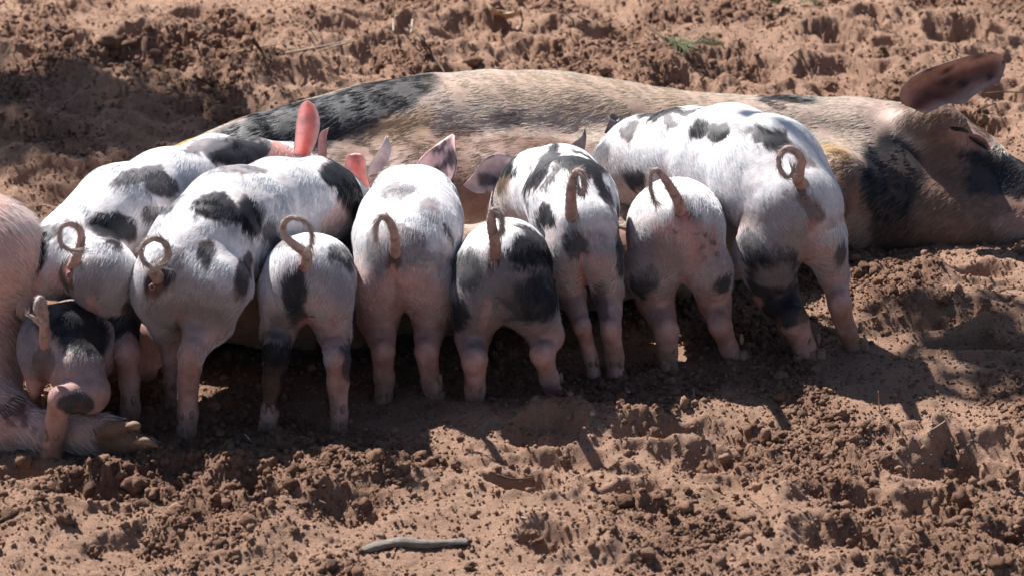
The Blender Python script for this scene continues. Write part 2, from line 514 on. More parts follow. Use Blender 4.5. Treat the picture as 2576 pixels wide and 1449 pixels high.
# crumbs: every lump of damp soil raises its own rough dome, small ones heaped on big ones
NCR = 75000
cxs = rng.uniform(-1.25, 1.25, NCR * 3); cys = rng.uniform(-1.33, 2.0, NCR * 3)
m = sstep(-0.05, 0.4, fbm2(cxs * 4.6, cys * 3.6, 3, 51))
keep = rng.random(NCR * 3) < (0.16 + 0.84 * m)
cxs, cys, m = cxs[keep][:NCR], cys[keep][:NCR], m[keep][:NCR]
fr = 1 + 0.5 * sstep(0.3, 0.9, cys)
pz = np.exp(-(((cys + 0.35 - 0.13 * cxs) / 0.3) ** 2))
crs = (0.0028 + 0.0030 * rng.random(len(cxs)) ** 2 + (rng.random(len(cxs)) < 0.05) * rng.random(len(cxs)) * 0.009 * (0.15 + m)) * (0.6 + 0.4 * fr) * (1 - .35 * pz)
order = np.argsort(-crs)
Zs = Z.copy(); tier = 0
for x, y, r in zip(cxs[order], cys[order], crs[order]):
    i0, i1 = np.searchsorted(gx, [x - r, x + r]); j0, j1 = np.searchsorted(gy, [y - r, y + r])
    if tier == 0 and r < 0.0056: Zs = Z.copy(); tier = 1
    if i1 - i0 < 1 or j1 - j0 < 1: continue
    d2 = r * r - (gx[i0:i1, None] - x) ** 2 - (gy[None, j0:j1] - y) ** 2
    zb = Zs[min((i0 + i1) // 2, NX - 1), min((j0 + j1) // 2, NY - 1)] - 0.15 * r
    blk = Z[i0:i1, j0:j1]
    np.copyto(blk, np.where(d2 > 0, np.maximum(blk, zb + np.sqrt(np.maximum(d2, 0)) * 0.55), blk))
gr_ = rng.normal(size=Z.shape)
Z += edge * gr_ * (0.0006 + 0.0005 * crumb_mask)
def ground_z(x, y):
    i = min(max(int(np.searchsorted(gx, x)), 0), NX - 1); j = min(max(int(np.searchsorted(gy, y)), 0), NY - 1)
    return float(Z[max(i-2,0):i+3, max(j-2,0):j+3].max())
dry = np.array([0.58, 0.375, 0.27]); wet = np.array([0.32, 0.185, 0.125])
soil_mix = np.clip(0.15 + 0.75 * crumb_mask * (0.6 + 0.4 * fbm2(GX * 12, GY * 12, 2, 81)) + 0.25 * fbm2(GX * 2, GY * 2, 2, 83) + 0.35 * np.exp(-(((GY + 0.45 - 0.13 * GX) / 0.3) ** 2)), 0, 1)[..., None]  # last term deepens the colour along the row of pigs
gc = dry * (1 - soil_mix) + wet * soil_mix
ids = np.arange(NX * NY).reshape(NX, NY)
GF = np.stack([ids[:-1, :-1], ids[1:, :-1], ids[1:, 1:], ids[:-1, 1:]], axis=-1).reshape(-1, 4)
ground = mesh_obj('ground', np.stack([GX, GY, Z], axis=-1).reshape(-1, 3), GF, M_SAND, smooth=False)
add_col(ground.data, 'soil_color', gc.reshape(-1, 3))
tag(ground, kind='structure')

# loose crumbs of soil: small angular grains heaped where the sand was dug over
def icosphere(sub):
    t = (1 + 5 ** .5) / 2
    v = [(-1,t,0),(1,t,0),(-1,-t,0),(1,-t,0),(0,-1,t),(0,1,t),(0,-1,-t),(0,1,-t),(t,0,-1),(t,0,1),(-t,0,-1),(-t,0,1)]
    f = [(0,11,5),(0,5,1),(0,1,7),(0,7,10),(0,10,11),(1,5,9),(5,11,4),(11,10,2),(10,7,6),(7,1,8),(3,9,4),(3,4,2),(3,2,6),(3,6,8),(3,8,9),(4,9,5),(2,4,11),(6,2,10),(8,6,7),(9,8,1)]
    v = [np.array(p) / np.linalg.norm(p) for p in v]
    if sub < 0:
        return np.array([(1,0,0),(-1,0,0),(0,1,0),(0,-1,0),(0,0,1),(0,0,-1)], float), np.array([(0,2,4),(2,1,4),(1,3,4),(3,0,4),(2,0,5),(1,2,5),(3,1,5),(0,3,5)])
    for _ in range(sub):
        mid = {}; nf = []
        def m_(a, b):
            k = (min(a, b), max(a, b))
            if k not in mid:
                p = v[a] + v[b]; v.append(p / np.linalg.norm(p)); mid[k] = len(v) - 1
            return mid[k]
        for a, b, c in f:
            x, y, z = m_(a, b), m_(b, c), m_(c, a); nf += [(a, x, z), (b, y, x), (c, z, y), (x, y, z)]
        f = nf
    return np.array(v), np.array(f)
def crumbs(n, rmin, rmax, power, sub, seed, bias):
    r_ = np.random.default_rng(seed)
    x = r_.uniform(-1.2, 1.2, n * 6); y = r_.uniform(-1.3, 2.0, n * 6)
    m = sstep(-0.12, 0.4, fbm2(x * 4.6, y * 3.6, 3, 51)) * (0.35 + 0.65 * sstep(-0.2, 0.5, fbm2(x * 17, y * 15, 2, 53)))
    fall = 1 - 0.4 * sstep(0.1, 0.9, y)
    k = np.where(r_.random(n * 6) < (bias + (1 - bias) * m) * fall)[0][:n]
    x, y = x[k], y[k]; n = len(k)
    i = np.clip(np.searchsorted(gx, x), 1, NX - 1); j = np.clip(np.searchsorted(gy, y), 1, NY - 1)
    z = Z[i, j]
    rad_ = rmin + (rmax - rmin) * r_.random(n) ** power
    v, f = icosphere(sub)
    D = v[None] * (1 + 0.62 * (r_.random((n, len(v), 1)) - .5) + (0.25 * (r_.random((n, len(v), 1)) - .5) if sub else 0)) * (0.75 + .5 * r_.random((n, 1, 3))) * rad_[:, None, None]
    V = D + np.stack([x, y, z + rad_ * 0.25], axis=1)[:, None]
    F = f[None] + (np.arange(n) * len(v))[:, None, None]
    wm = np.clip(0.25 + 0.6 * crumb_mask[i, j], 0, .8)[:, None]
    C = np.repeat((wet[None] * wm + dry[None] * (1 - wm) * 0.95) * (0.6 + 0.7 * r_.random((n, 1))), len(v), axis=0)
    return V.reshape(-1, 3), F.reshape(-1, 3), C
_cs = [crumbs(80000, .0013, .0036, 1.6, -1, 101, .30), crumbs(15000, .0030, .0064, 2.0, 0, 103, .07), crumbs(2000, .0050, .0115, 2.6, 1, 102, .012)]
_n = np.cumsum([0] + [len(c[0]) for c in _cs])
cr = mesh_obj('soil_crumbs', np.vstack([c[0] for c in _cs]), np.vstack([c[1] + k for c, k in zip(_cs, _n)]), M_SAND, smooth=False)
add_col(cr.data, 'soil_color', np.vstack([c[2] for c in _cs]))
tag(cr, 'loose crumbs and grains of reddish soil strewn all over the sand', 'soil crumbs', kind='stuff')

# ------------------------------------------------------------------ coats
WHITE = np.array([0.80, 0.81, 0.83]); PINK = np.array([0.60, 0.30, 0.26]); BLACK = np.array([0.022, 0.022, 0.027]); GREY = np.array([0.16, 0.155, 0.165])
DIRT = np.array([0.20, 0.115, 0.07])
def paint(V, N, spots, base_skin, seed, wander=True):
    """returns skin colour, hair colour and how bare the skin is, for points V.
    spots: (px, py, rx, ry, degrees, tone[, strength]) tone: K black, G grey, P bare pink, D dirt, T tan, O gold, R red-brown, W white"""
    px, py, dz = proj(V)
    s = 26.0
    px = px + 14 * noise3(V[:, 0] * s, V[:, 1] * s, V[:, 2] * s, seed) + 5 * noise3(V[:, 0] * 110, V[:, 1] * 110, V[:, 2] * 40, seed + 1)
    py = py + 15 * noise3(V[:, 0] * s, V[:, 1] * s, V[:, 2] * s, seed + 2) + 7 * noise3(V[:, 0] * 120, V[:, 1] * 120, V[:, 2] * 30, seed + 3)
    facing = -(N * (V - cam_pos)).sum(1) / np.linalg.norm(V - cam_pos, axis=1)
    front = sstep(-0.35, 0.0, facing)
    n = len(V)
    hair = np.tile(base_skin[1], (n, 1)).astype(float)
    skin = np.tile(base_skin[0], (n, 1)).astype(float)
    bare = np.full(n, 0.0)
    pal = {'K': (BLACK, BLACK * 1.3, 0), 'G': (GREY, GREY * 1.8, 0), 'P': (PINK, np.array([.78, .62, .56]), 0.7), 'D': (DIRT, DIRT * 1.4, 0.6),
           'T': (np.array([.5, .34, .2]), np.array([.62, .45, .28]), 0), 'O': (np.array([.5, .34, .14]), np.array([.72, .52, .24]), 0),
           'R': (np.array([.20, .115, .085]), np.array([.24, .165, .12]), 0.2), 'W': (np.array([.56, .5, .49]), WHITE, 0),
           'B': (np.array([.10, .055, .045]), np.array([.12, .08, .06]), 0.8), 'X': (np.array([.55, .22, .19]), np.array([.6, .4, .35]), 1.0)}
    for sp in spots:
        x, y, rx, ry, ang, tone = sp[:6]
        st = sp[6] if len(sp) > 6 else 1.0
        a = math.radians(ang)
        u = (px - x) * math.cos(a) + (py - y) * math.sin(a); v = -(px - x) * math.sin(a) + (py - y) * math.cos(a)
        q = np.sqrt((u / rx) ** 2 + (v / ry) ** 2)
        w = sstep(1.14, 0.86, q) * front * st
        # only the near surface at that spot, not what lies behind it
        inn = (q < 1.0) & (facing > 0)
        if inn.any():
            zn = np.percentile(dz[inn], 10)
            w = w * sstep(0.34, 0.2, dz - zn)
        sk, hr, br = pal[tone]
        skin = skin * (1 - w[:, None]) + sk * w[:, None]
        hair = hair * (1 - w[:, None]) + hr * w[:, None]
        bare = bare * (1 - w) + br * w
    if wander:   # spots round the side the photograph does not show
        b = noise3(V[:, 0] * 9, V[:, 1] * 9, V[:, 2] * 9, seed + 9)
        w = sstep(0.25, 0.38, b) * (1 - sstep(-0.3, 0.05, facing))
        skin = skin * (1 - w[:, None]) + BLACK * w[:, None]; hair = hair * (1 - w[:, None]) + BLACK * 1.3 * w[:, None]
    return skin, hair, bare

def make_fur(parent, V, F, N, spots, base, seed, count, length, width, flow, zfloor=0.05, legbare=True, lift=0.10, clump=0.24):
    r = np.random.default_rng(seed)
    a, b, c, d = V[F[:, 0]], V[F[:, 1]], V[F[:, 2]], V[F[:, 3]]
    area = 0.5 * np.linalg.norm(np.cross(c - a, d - b), axis=1)
    cen = (a + b + c + d) / 4
    fn = N[F[:, 0]]
    facing = -(fn * (cen - cam_pos)).sum(1) / np.linalg.norm(cen - cam_pos, axis=1)
    w = area * (0.25 + 0.75 * sstep(-0.5, -0.1, facing))
    pick = r.choice(len(F), size=count, p=w / w.sum())
    u, v = r.random(count)[:, None], r.random(count)[:, None]
    root = (a[pick] * (1 - u) + b[pick] * u) * (1 - v) + (d[pick] * (1 - u) + c[pick] * u) * v
    n = (N[F[pick, 0]] * (1 - u) + N[F[pick, 1]] * u) * (1 - v) + (N[F[pick, 3]] * (1 - u) + N[F[pick, 2]] * u) * v
    n /= np.linalg.norm(n, axis=1)[:, None]
    _, hair, bare = paint(root, n, spots, base, seed)
    lowz = sstep(zfloor + 0.11, zfloor + 0.04, root[:, 2]) if legbare else np.zeros(count)
    if legbare:
        hair_shade = (sstep(0.30, 0.16, root[:, 2]) * sstep(0.05, 0.3, hair.mean(1)))[:, None] * 0.5  # hair low on the hams darkened: shade put into its colour
        hair = hair * (1 - hair_shade) + np.array([.46, .38, .375]) * hair_shade
        bare = np.maximum(bare, hair_shade[:, 0] * 1.1)
    keep = r.random(count) > (bare * 0.75 + lowz * 0.72)
    root, n, hair, bare, lowz = root[keep], n[keep], hair[keep], bare[keep], lowz[keep]
    k = len(root)
    f = flow(root, n)
    sw = 38.0
    f = f + clump * 0.5 * np.stack([noise3(root[:, 0] * sw, root[:, 1] * sw, root[:, 2] * sw, seed + j) for j in (1, 2, 3)], axis=1)
    f = f + 0.11 * r.normal(size=(k, 3))
    f = f - (f * n).sum(1)[:, None] * n
    f /= np.linalg.norm(f, axis=1)[:, None] + 1e-9
    L = length * (0.6 + 0.7 * r.random(k)) * (1 - 0.6 * lowz) * (1 - 0.3 * bare)
    lf = lift * (0.5 + 1.0 * r.random(k))
    pts = np.zeros((k, 4, 3))
    for i, t in enumerate((0, 0.33, 0.68, 1.0)):
        pts[:, i] = root - n * 0.0006 + f * (L * t)[:, None] + n * (L * lf * (t - 0.45 * t * t))[:, None] + np.array([0, 0, -1]) * (L * 0.08 * t * t)[:, None]
    rr = (width * (0.6 + 0.8 * r.random(k)))[:, None] * np.array([1.0, 0.9, 0.65, 0.15])[None]
    tone = (0.86 + 0.24 * r.random(k))[:, None]
    tone = tone * (0.95 + 0.12 * noise3(root[:, 0] * 30, root[:, 1] * 30, root[:, 2] * 16, seed + 30))[:, None]
    dirt = (lowz * (0.1 + 0.3 * r.random(k)))[:, None]
    hc = np.clip(hair * tone, 0, 0.9) * (1 - dirt) + DIRT * 1.3 * dirt
    return hair_obj(parent, pts, rr, hc)
def hair_obj(parent, pts, rr, hc):
    k = len(pts)
    off = parent_loc(parent)
    cu = bpy.data.hair_curves.new('fur')
    cu.add_curves([4] * k)
    pos = cu.attributes.get('position') or cu.attributes.new('position', 'FLOAT_VECTOR', 'POINT')
    pos.data.foreach_set('vector', (pts - off).astype(np.float32).ravel())
    rd = cu.attributes.get('radius') or cu.attributes.new('radius', 'FLOAT', 'POINT')
    rd.data.foreach_set('value', rr.astype(np.float32).ravel())
    at = cu.attributes.new('hair_color', 'FLOAT_COLOR', 'CURVE')
    C4 = np.ones((k, 4), dtype=np.float32); C4[:, :3] = hc
    at.data.foreach_set('color', C4.ravel())
    cu.materials.append(M_FUR)
    o = bpy.data.objects.new('fur', cu)
    COL.objects.link(o); o.parent = parent
    o['kind'] = 'stuff'
    return o

def ear(parent, left, right, Yf, colr, cup=0.25, core=None, inner=None, thick=0.0022, name='ear', mat=None, seed=3):
    """an ear between two edges, each a list of (px, py, dy); hollow towards the camera"""
    A = catmull([P(x, y, Yf + d) for x, y, d in left], 16); B = catmull([P(x, y, Yf + d) for x, y, d in right], 16)
    nu = 11
    wid = np.linalg.norm(A - B, axis=1).max()
    nrm = np.cross(B[6] - A[6], A[11] - A[4]); nrm /= np.linalg.norm(nrm)
    if nrm @ FWD < 0: nrm = -nrm
    V = []
    for i in range(16):
        t = i / 15
        for j in range(nu):
            u = j / (nu - 1)
            w = np.linalg.norm(A[i] - B[i])
            p = A[i] * (1 - u) + B[i] * u + nrm * (cup * w * 4 * u * (1 - u) * (1 - 0.4 * t))
            p = p + nrm * 0.0012 * math.sin(9 * t + 7 * u + seed)
            V.append(p)
    V = np.array(V)
    V2 = V + nrm * thick
    n = len(V)
    F = []
    for i in range(15):
        for j in range(nu - 1):
            q = (i * nu + j, i * nu + j + 1, (i + 1) * nu + j + 1, (i + 1) * nu + j)
            F.append(q[::-1]); F.append(tuple(n + k for k in q))
    rim = [j for j in range(nu)] + [i * nu + nu - 1 for i in range(1, 16)] + [15 * nu + j for j in range(nu - 2, -1, -1)] + [i * nu for i in range(14, 0, -1)]
    for k in range(len(rim)):
        a, b = rim[k], rim[(k + 1) % len(rim)]
        F.append((a, b, n + b, n + a))
    VV = np.vstack([V, V2])
    o = mesh_obj(name, VV, F, mat or M_EAR, parent)
    c1 = np.array(colr, float)
    C = np.tile(c1, (2 * n, 1))
    uu = np.tile(np.tile(np.arange(nu) / (nu - 1), 16), 2); tt0 = np.tile(np.repeat(np.arange(16) / 15, nu), 2)
    if core is not None:
        wc = (sstep(0.18, 0.48, uu) * sstep(0.93, 0.62, uu) * sstep(0.97, 0.78, tt0))[:, None]
        C = C * (1 - wc) + np.array(core) * wc
    if inner is not None:
        # pigment blotches on the ear, thick towards its base
        nz = noise3(VV[:, 0] * 70, VV[:, 1] * 70, VV[:, 2] * 70, seed)
        tt = np.tile(np.repeat(np.arange(16) / 15, nu), 2)
        ww = sstep(-0.1, 0.2, nz + inner[1] - np.abs(tt - inner[2]) * inner[3])[:, None]
        C = C * (1 - ww) + np.array(inner[0]) * ww
    add_col(o.data, 'coat_color', C)
    return o
def tail(parent, pts, Yf, colr, tip=None, k=10, nseg=44, m=420, hl=1.0):
    p4 = []
    for (x, y, d, r) in pts:
        p = P(x, y, Yf + d); p4.append([*p, rad(p, r * (1.02 - .42 * len(p4) / len(pts)))])
    V, F = tube(p4, nseg, k, rough=0.05, seed=2)
    o = mesh_obj('tail', V, F, M_SKIN, parent)
    t = np.repeat(np.linspace(0, 1, nseg), k)[:, None]
    c1 = np.array(colr, float); c2 = np.array(tip if tip is not None else colr, float)
    C = (c1 * (1 - t) + c2 * t) * .6 + np.array([.44, .37, .36]) * .4
    nz = sstep(0.15, 0.4, noise3(V[:, 0] * 130, V[:, 1] * 130, V[:, 2] * 130, 5))[:, None] * 0.6
    C = C * (1 - nz) + np.array([0.16, 0.1, 0.09]) * nz
    add_col(o.data, 'coat_color', C)
    # short bristles along the tail, a wisp at its end
    r = np.random.default_rng(int(pts[0][0]))
    cen = catmull(p4, nseg)
    u = r.random(m) ** 0.7 * (nseg - 1.01); i = u.astype(int); w = (u - i)[:, None]
    c = cen[i] * (1 - w) + cen[i + 1] * w
    T = cen[i + 1, :3] - cen[i, :3]; T /= np.linalg.norm(T, axis=1)[:, None] + 1e-9
    n = r.normal(size=(m, 3)); n -= (n * T).sum(1)[:, None] * T; n /= np.linalg.norm(n, axis=1)[:, None]
    L = hl * (0.007 + 0.006 * r.random(m) + 0.012 * (u / nseg > .93))
    pp = np.stack([c[:, :3] + n * c[:, 3:4] * .9 + (T + n * .45) * (L * t)[:, None] for t in (0, .33, .66, 1)], axis=1)
    hc = np.array([.62, .55, .5]) * (0.5 + 0.5 * r.random(m))[:, None]
    hair_obj(o, pp, 0.0003 * np.array([1, .9, .6, .15])[None].repeat(m, 0), hc)
    return o

def vent(parent, px, py, Yv, rpx=9):
    c = P(px, py, Yv); R = rad(c, rpx); V, F = [], []
    for i in range(14):
        for j in range(8):
            a, b = 2 * math.pi * i / 14, 2 * math.pi * j / 8
            q = R * (.62 + .36 * math.cos(b) + .06 * math.sin(5 * a))
            V.append([c[0] + q * math.cos(a), c[1] + R * .4 * math.sin(b), c[2] + q * 1.15 * math.sin(a)])
    for i in range(14):
        for j in range(8):
            F.append((i * 8 + j, i * 8 + (j + 1) % 8, ((i + 1) % 14) * 8 + (j + 1) % 8, ((i + 1) % 14) * 8 + j))
    o = mesh_obj('vent', np.array(V), F, M_SKIN, parent)
    add_col(o.data, 'coat_color', np.tile([.27, .155, .145], (len(V), 1)))
PIGLETS = []
def piglet(label, foot_py, trunk, limbs, spots, count=26000, seed=1, length=0.017, fore=True, kt=0.035, hole=None):
    Yf = G(1288, foot_py, 0.0)[1]
    def pt(x, y, d, r):
        p = P(x, y, Yf + d); return (p, rad(p, r))
    tr = [pt(x, y, d + (.014 if i == 0 else .006 if i == 1 else 0), r) for i, (x, y, d, r) in enumerate(trunk)]
    tr = [(p, r - .0062) for p, r in tr]
    groups = [(chain(tr), kt)]
    feet = []
    for lm in limbs:
        q = [pt(x, y, d + (-.012, .0, -.012)[i] if i < 3 else d, r) for i, (x, y, d, r) in enumerate(lm)]
        q = [(p, (r - .0028) * (.88 if i == 2 else 1)) for i, (p, r) in enumerate(q)]
        groups.append((chain(q), 0.009, 0.025))
        # pin bone and the cord of the hock
        if len(lm) > 4:
            h, f0 = q[2], q[-1]
            groups[-1][0].append((h[0] + np.array([0, -h[1] * .35, h[1] * .7]), h[0] + np.array([0, -h[1] * .30, -h[1] * .3]), h[1] * .5, h[1] * .55))
            feet.append((q[-2], q[-1]))
    if fore:      # front legs stand under the shoulders, out in the dark
        sh, hd = tr[-3], tr[-2]
        ax = tr[-3][0] - tr[-4][0]; ax[2] = 0; ax /= np.linalg.norm(ax) + 1e-9
        side = np.array([ax[1], -ax[0], 0])
        for s in (-1, 1):
            a = sh[0] + side * s * sh[1] * 0.55 - np.array([0, 0, sh[1] * 0.5])
            b = a + ax * 0.0 + np.array([0, 0, 0]); b[2] = a[2] * 0.5
            c = b - ax * 0.01; c[2] = 0.05
            e = c + ax * 0.012; e[2] = 0.0
            groups.append((chain([(a, 0.038), (b, 0.024), (c, 0.017), (e, 0.019)]), 0.012, 0.02))
    V, F, N = surface_net(groups, 0.0042, 0.0017, seed)
    base = trunk[0]
    root = empty('piglet', (*P(trunk[0][0], trunk[0][1], Yf + trunk[0][2])[:2], 0.0), label, 'piglet', 'spotted piglets suckling in a row')
    basecol = (np.array([.47, .39, .385]), WHITE)
    skin, hair, bare = paint(V, N, spots, basecol, seed)
    # legs: pinker skin and dust towards the trotters
    z = V[:, 2]
    low = sstep(0.19, 0.07, z)[:, None] * 0.75
    notdark = sstep(0.05, 0.3, skin.mean(1))[:, None]
    top_light = sstep(0.24, 0.31, z)[:, None] * sstep(0.3, 0.4, skin.mean(1))[:, None] * sstep(.62, .45, (skin[:, 0] - skin[:, 2]) * 5)[:, None]  # backs whitened: sunlight painted into the skin colour
    skin = skin * (1 - top_light) + np.array([.76, .745, .75]) * top_light
    ham_shade = sstep(0.30, 0.16, z)[:, None] * 0.75 * notdark  # lower hams darkened: shade painted into the skin colour
    skin = skin * (1 - ham_shade) + np.array([.34, .23, .215]) * ham_shade
    skin = skin * (1 - low * notdark) + (np.array([.52, .30, .265])) * low * notdark
    dn = sstep(0.05, 0.35, noise3(V[:, 0] * 45, V[:, 1] * 45, V[:, 2] * 30, seed + 20)) * sstep(0.20, 0.02, z)
    dn = np.maximum(dn * 0.6, 0.8 * sstep(0.03, 0.005, z))[:, None]
    skin = skin * (1 - dn) + DIRT * 1.25 * dn
    body = mesh_obj('body', V, F, M_SKIN, root)
    add_col(body.data, 'coat_color', skin)
    if hole:
        x_, y_, d_ = proj(V); m_ = (np.hypot(x_ - hole[0], y_ - hole[1]) < 14) & (N[:, 1] < 0)
        if m_.any(): vent(root, hole[0], hole[1], float(np.median(V[m_, 1])) - .001)
    cen = [t[0] for t in tr]
    tdir = (tr[0][0] - tr[3][0]); tdir /= np.linalg.norm(tdir)
    def flow(p, n):
        down = np.array([0, 0, -1.0])
        # hair runs from the head to the tail and down the hams
        return tdir[None] * 1.0 + down[None] * 0.75
    make_fur(root, V, F, N, spots, basecol, seed, int(count * 2.3), length * 0.85, 0.00023, flow)
    for (a, ra), (f, rf) in feet:
        z0 = 0.004
        for sgn in (-1, 1):
            cx_ = f[0] + sgn * rf * .45; cy_ = f[1]
            Vh, Fh = tube([[cx_, cy_ - rf * .7, .030, rf * .42], [cx_, cy_ - rf * .55, .016, rf * .56], [cx_ + sgn * .001, cy_ - rf * .1, z0, rf * .6], [cx_ + sgn * .002, cy_ + rf * 1.0, z0 - .003, rf * .25]], 12, 10)
            mesh_obj('hoof', Vh, Fh, M_TOE, root)
            zc = .052; t_ = np.clip((zc - f[2]) / (a[2] - f[2] + 1e-9), 0, 1); c_ = f + (a - f) * t_
            Vh, Fh = tube([[c_[0] + sgn * rf * .45, c_[1] - rf * .65, zc + .008, .003], [c_[0] + sgn * rf * .5, c_[1] - rf * 1.0, zc, .0042], [c_[0] + sgn * rf * .5, c_[1] - rf * 1.12, zc - .008, .002]], 8, 8)
            mesh_obj('dewclaw', Vh, Fh, M_TOE, root)
    PIGLETS.append(root)
    return root, Yf

EARP = (.66, .44, .40)
# ---- the nine piglets, from left to right; broad faint G spots paint shading on hams
r, y = piglet('dark spotted piglet crouched lowest at the far left, below the others', 1150,
 [(142,862,.08,108),(200,862,.14,104),(260,868,.24,92),(320,880,.34,72),(360,880,.42,58),(390,920,.48,34)],
 [[(195,935,.05,78),(222,985,.02,58),(152,1003,-.02,39),(140,1070,-.02,33),(133,1120,-.02,31),(131,1160,-.02,31)],
  [(92,905,.06,46),(88,975,.05,22.5),(95,1040,.12,18.5),(98,1120,.14,16.5)]],
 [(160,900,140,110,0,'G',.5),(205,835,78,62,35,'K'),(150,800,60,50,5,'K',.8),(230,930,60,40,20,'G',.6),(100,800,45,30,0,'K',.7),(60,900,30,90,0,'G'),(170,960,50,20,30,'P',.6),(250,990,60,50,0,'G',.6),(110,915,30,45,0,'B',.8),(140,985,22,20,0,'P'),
  (190,1020,45,30,10,'K',.9),(85,980,26,26,0,'P'),(135,1080,26,60,0,'P',.8),(105,1080,14,80,0,'D',.9),(130,1140,30,25,0,'D'),(105,850,16,30,0,'D',.9)], 22000, 11, fore=True)
tail(r, [(112,870,.0,13),(112,820,-.03,13),(108,775,-.04,14),(100,752,-.045,12),(92,770,-.055,9),(98,800,-.05,7)], y, (.30,.18,.16), (.36,.27,.24), m=200, hl=.55)
tail_tuft = tail(r, [(100,815,-.045,6),(85,800,-.05,6),(72,792,-.05,5),(70,788,-.05,3)], y, (.42,.33,.28), m=60, hl=.45); tail_tuft.name = 'tail_tip'

r, y = piglet('spotted piglet with upright glowing pink ear, standing above the crouched dark one', 1072,
 [(140,662,.05,102),(215,625,.10,118),(305,540,.18,126),(420,482,.28,108),(540,440,.38,100),(640,436,.45,88),(722,432,.50,70),(770,470,.55,55),(785,540,.58,36)],
 [[(255,690,.03,98),(298,790,.05,60),(318,885,.0,39.5),(326,960,.0,30.5),(328,1030,0,27.5),(326,1085,0,26.5)],
  [(92,690,.05,48),(64,745,.02,26.5),(62,772,.02,23.5),(80,840,.12,18.5),(90,930,.16,16.5)]],
 [(250,730,90,80,0,'G',.45),(285,575,62,40,15,'K'),(80,640,40,62,10,'K'),(120,585,40,25,-20,'K'),(350,440,70,22,-15,'G',.9),(410,465,48,28,20,'K',.85),(600,385,85,40,5,'K'),(530,365,60,22,-10,'G',.8),(390,540,25,22,0,'K',.8),(330,505,40,25,0,'W'),
  (210,740,55,50,30,'G',.75),(305,830,50,32,5,'K'),(350,800,30,60,0,'K',.9),(240,790,22,45,-20,'P'),(120,720,40,40,0,'P',.6),(175,690,22,34,0,'B',.9),(178,690,10,16,0,'X'),(62,765,30,36,0,'P'),(48,740,20,30,0,'W',.6),
  (320,900,40,50,0,'P'),(705,390,35,30,0,'P'),(480,420,60,40,0,'W')], 34000, 12, hole=(176,692))
tail(r, [(182,672,.0,15),(192,650,-.03,13),(203,615,-.04,12),(202,580,-.045,10),(180,563,-.05,8),(155,570,-.055,7),(148,600,-.06,6.5),(160,622,-.065,6),(190,632,-.065,5.5),(208,630,-.06,4)], y, (.46,.27,.25), (.62,.47,.44))
ear(r, [(738,396,.47),(741,360,.46),(744,320,.46),(749,285,.47),(758,262,.475),(771,253,.48)], [(776,400,.47),(794,360,.46),(804,320,.455),(802,290,.465),(792,266,.475),(774,253,.48)], y, (.92,.80,.78), 0.34, core=(.74,.36,.32), seed=4)
ear(r, [(800,400,.54),(800,360,.54),(806,335,.54),(822,325,.54)], [(822,405,.54),(822,370,.54),(822,345,.54),(828,322,.54)], y, (.5,.4,.4), 0.2, seed=5)

r, y = piglet('big spotted piglet with tightly curled tail on its left buttock, third from left', 1108,
 [(450,692,.05,122),(515,625,.11,138),(590,562,.20,141),(700,522,.30,124),(795,508,.38,110),(850,520,.44,86),(880,570,.50,60),(890,640,.54,36)],
 [[(545,715,.05,98),(525,800,.04,70),(484,885,.0,41.5),(474,960,.0,30.5),(472,1040,0,28.5),(470,1120,0,29.5)],
  [(405,745,.06,76),(425,830,.12,46),(428,900,.12,24.5),(430,960,.12,20.5),(430,1060,.12,20.5)]],
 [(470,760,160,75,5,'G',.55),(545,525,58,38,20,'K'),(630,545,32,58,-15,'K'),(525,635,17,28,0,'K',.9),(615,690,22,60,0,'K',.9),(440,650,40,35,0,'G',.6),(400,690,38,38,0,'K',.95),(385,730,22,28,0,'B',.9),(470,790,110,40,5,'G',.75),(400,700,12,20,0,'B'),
  (600,425,70,18,0,'G',.55),(845,440,45,30,30,'K'),(880,490,25,60,-20,'K'),(690,585,30,30,0,'K',.8),(440,500,40,14,-45,'K',.7),(460,860,25,30,0,'P',.8),(475,950,45,90,0,'P'),(700,470,90,30,0,'W'),(850,560,50,50,0,'P',.4),(355,600,20,40,0,'W')], 38000, 13, hole=(383,722))
tail(r, [(398,700,.0,17),(385,680,-.04,14),(400,668,-.05,12),(420,648,-.055,11),(420,620,-.058,10),(398,601,-.06,9.5),(370,606,-.062,9),(355,630,-.065,8),(362,660,-.068,8),(385,672,-.072,7.5),(408,668,-.078,5)], y, (.36,.28,.25), (.48,.40,.37))
ear(r, [(905,490,.43),(885,455,.42),(868,425,.42),(872,395,.43),(890,386,.44)], [(930,470,.44),(922,440,.43),(920,410,.43),(912,390,.43),(895,385,.44)], y, (.80,.58,.54), 0.2, core=(.66,.33,.29), seed=6)

r, y = piglet('small white piglet with open looped tail and one all black hind leg', 1095,
 [(770,697,.05,118),(782,700,.13,112),(792,705,.22,103),(800,715,.32,90),(800,745,.40,70),(800,800,.46,52),(800,860,.50,32)],
 [[(718,745,.05,70),(700,835,.06,48),(696,885,.0,39.5),(686,960,.0,30.5),(678,1040,0,26.5),(672,1100,0,26.5)],
  [(826,755,.05,68),(842,840,.06,46),(848,900,.0,39.5),(850,960,.0,31.5),(853,1040,0,26.5),(853,1105,0,26.5)]],
 [(770,740,110,80,0,'G',.4),(735,730,42,55,10,'K',.95),(752,795,24,34,-20,'K',.9),(862,640,26,40,-30,'K',.8),(705,610,26,16,-20,'G',.8),(758,672,14,16,0,'X'),(695,880,55,80,0,'K'),(690,980,48,80,0,'K'),(700,820,40,40,0,'G',.8),(870,910,28,60,0,'K',.9),(835,840,25,30,0,'P',.5),
  (820,800,40,60,0,'P',.35),(765,820,20,24,0,'X',.6),(842,970,26,90,0,'P'),(675,1070,30,40,0,'P',.9),(660,760,14,80,0,'W'),(765,640,20,12,0,'P',.6)], 26000, 14, hole=(758,672))
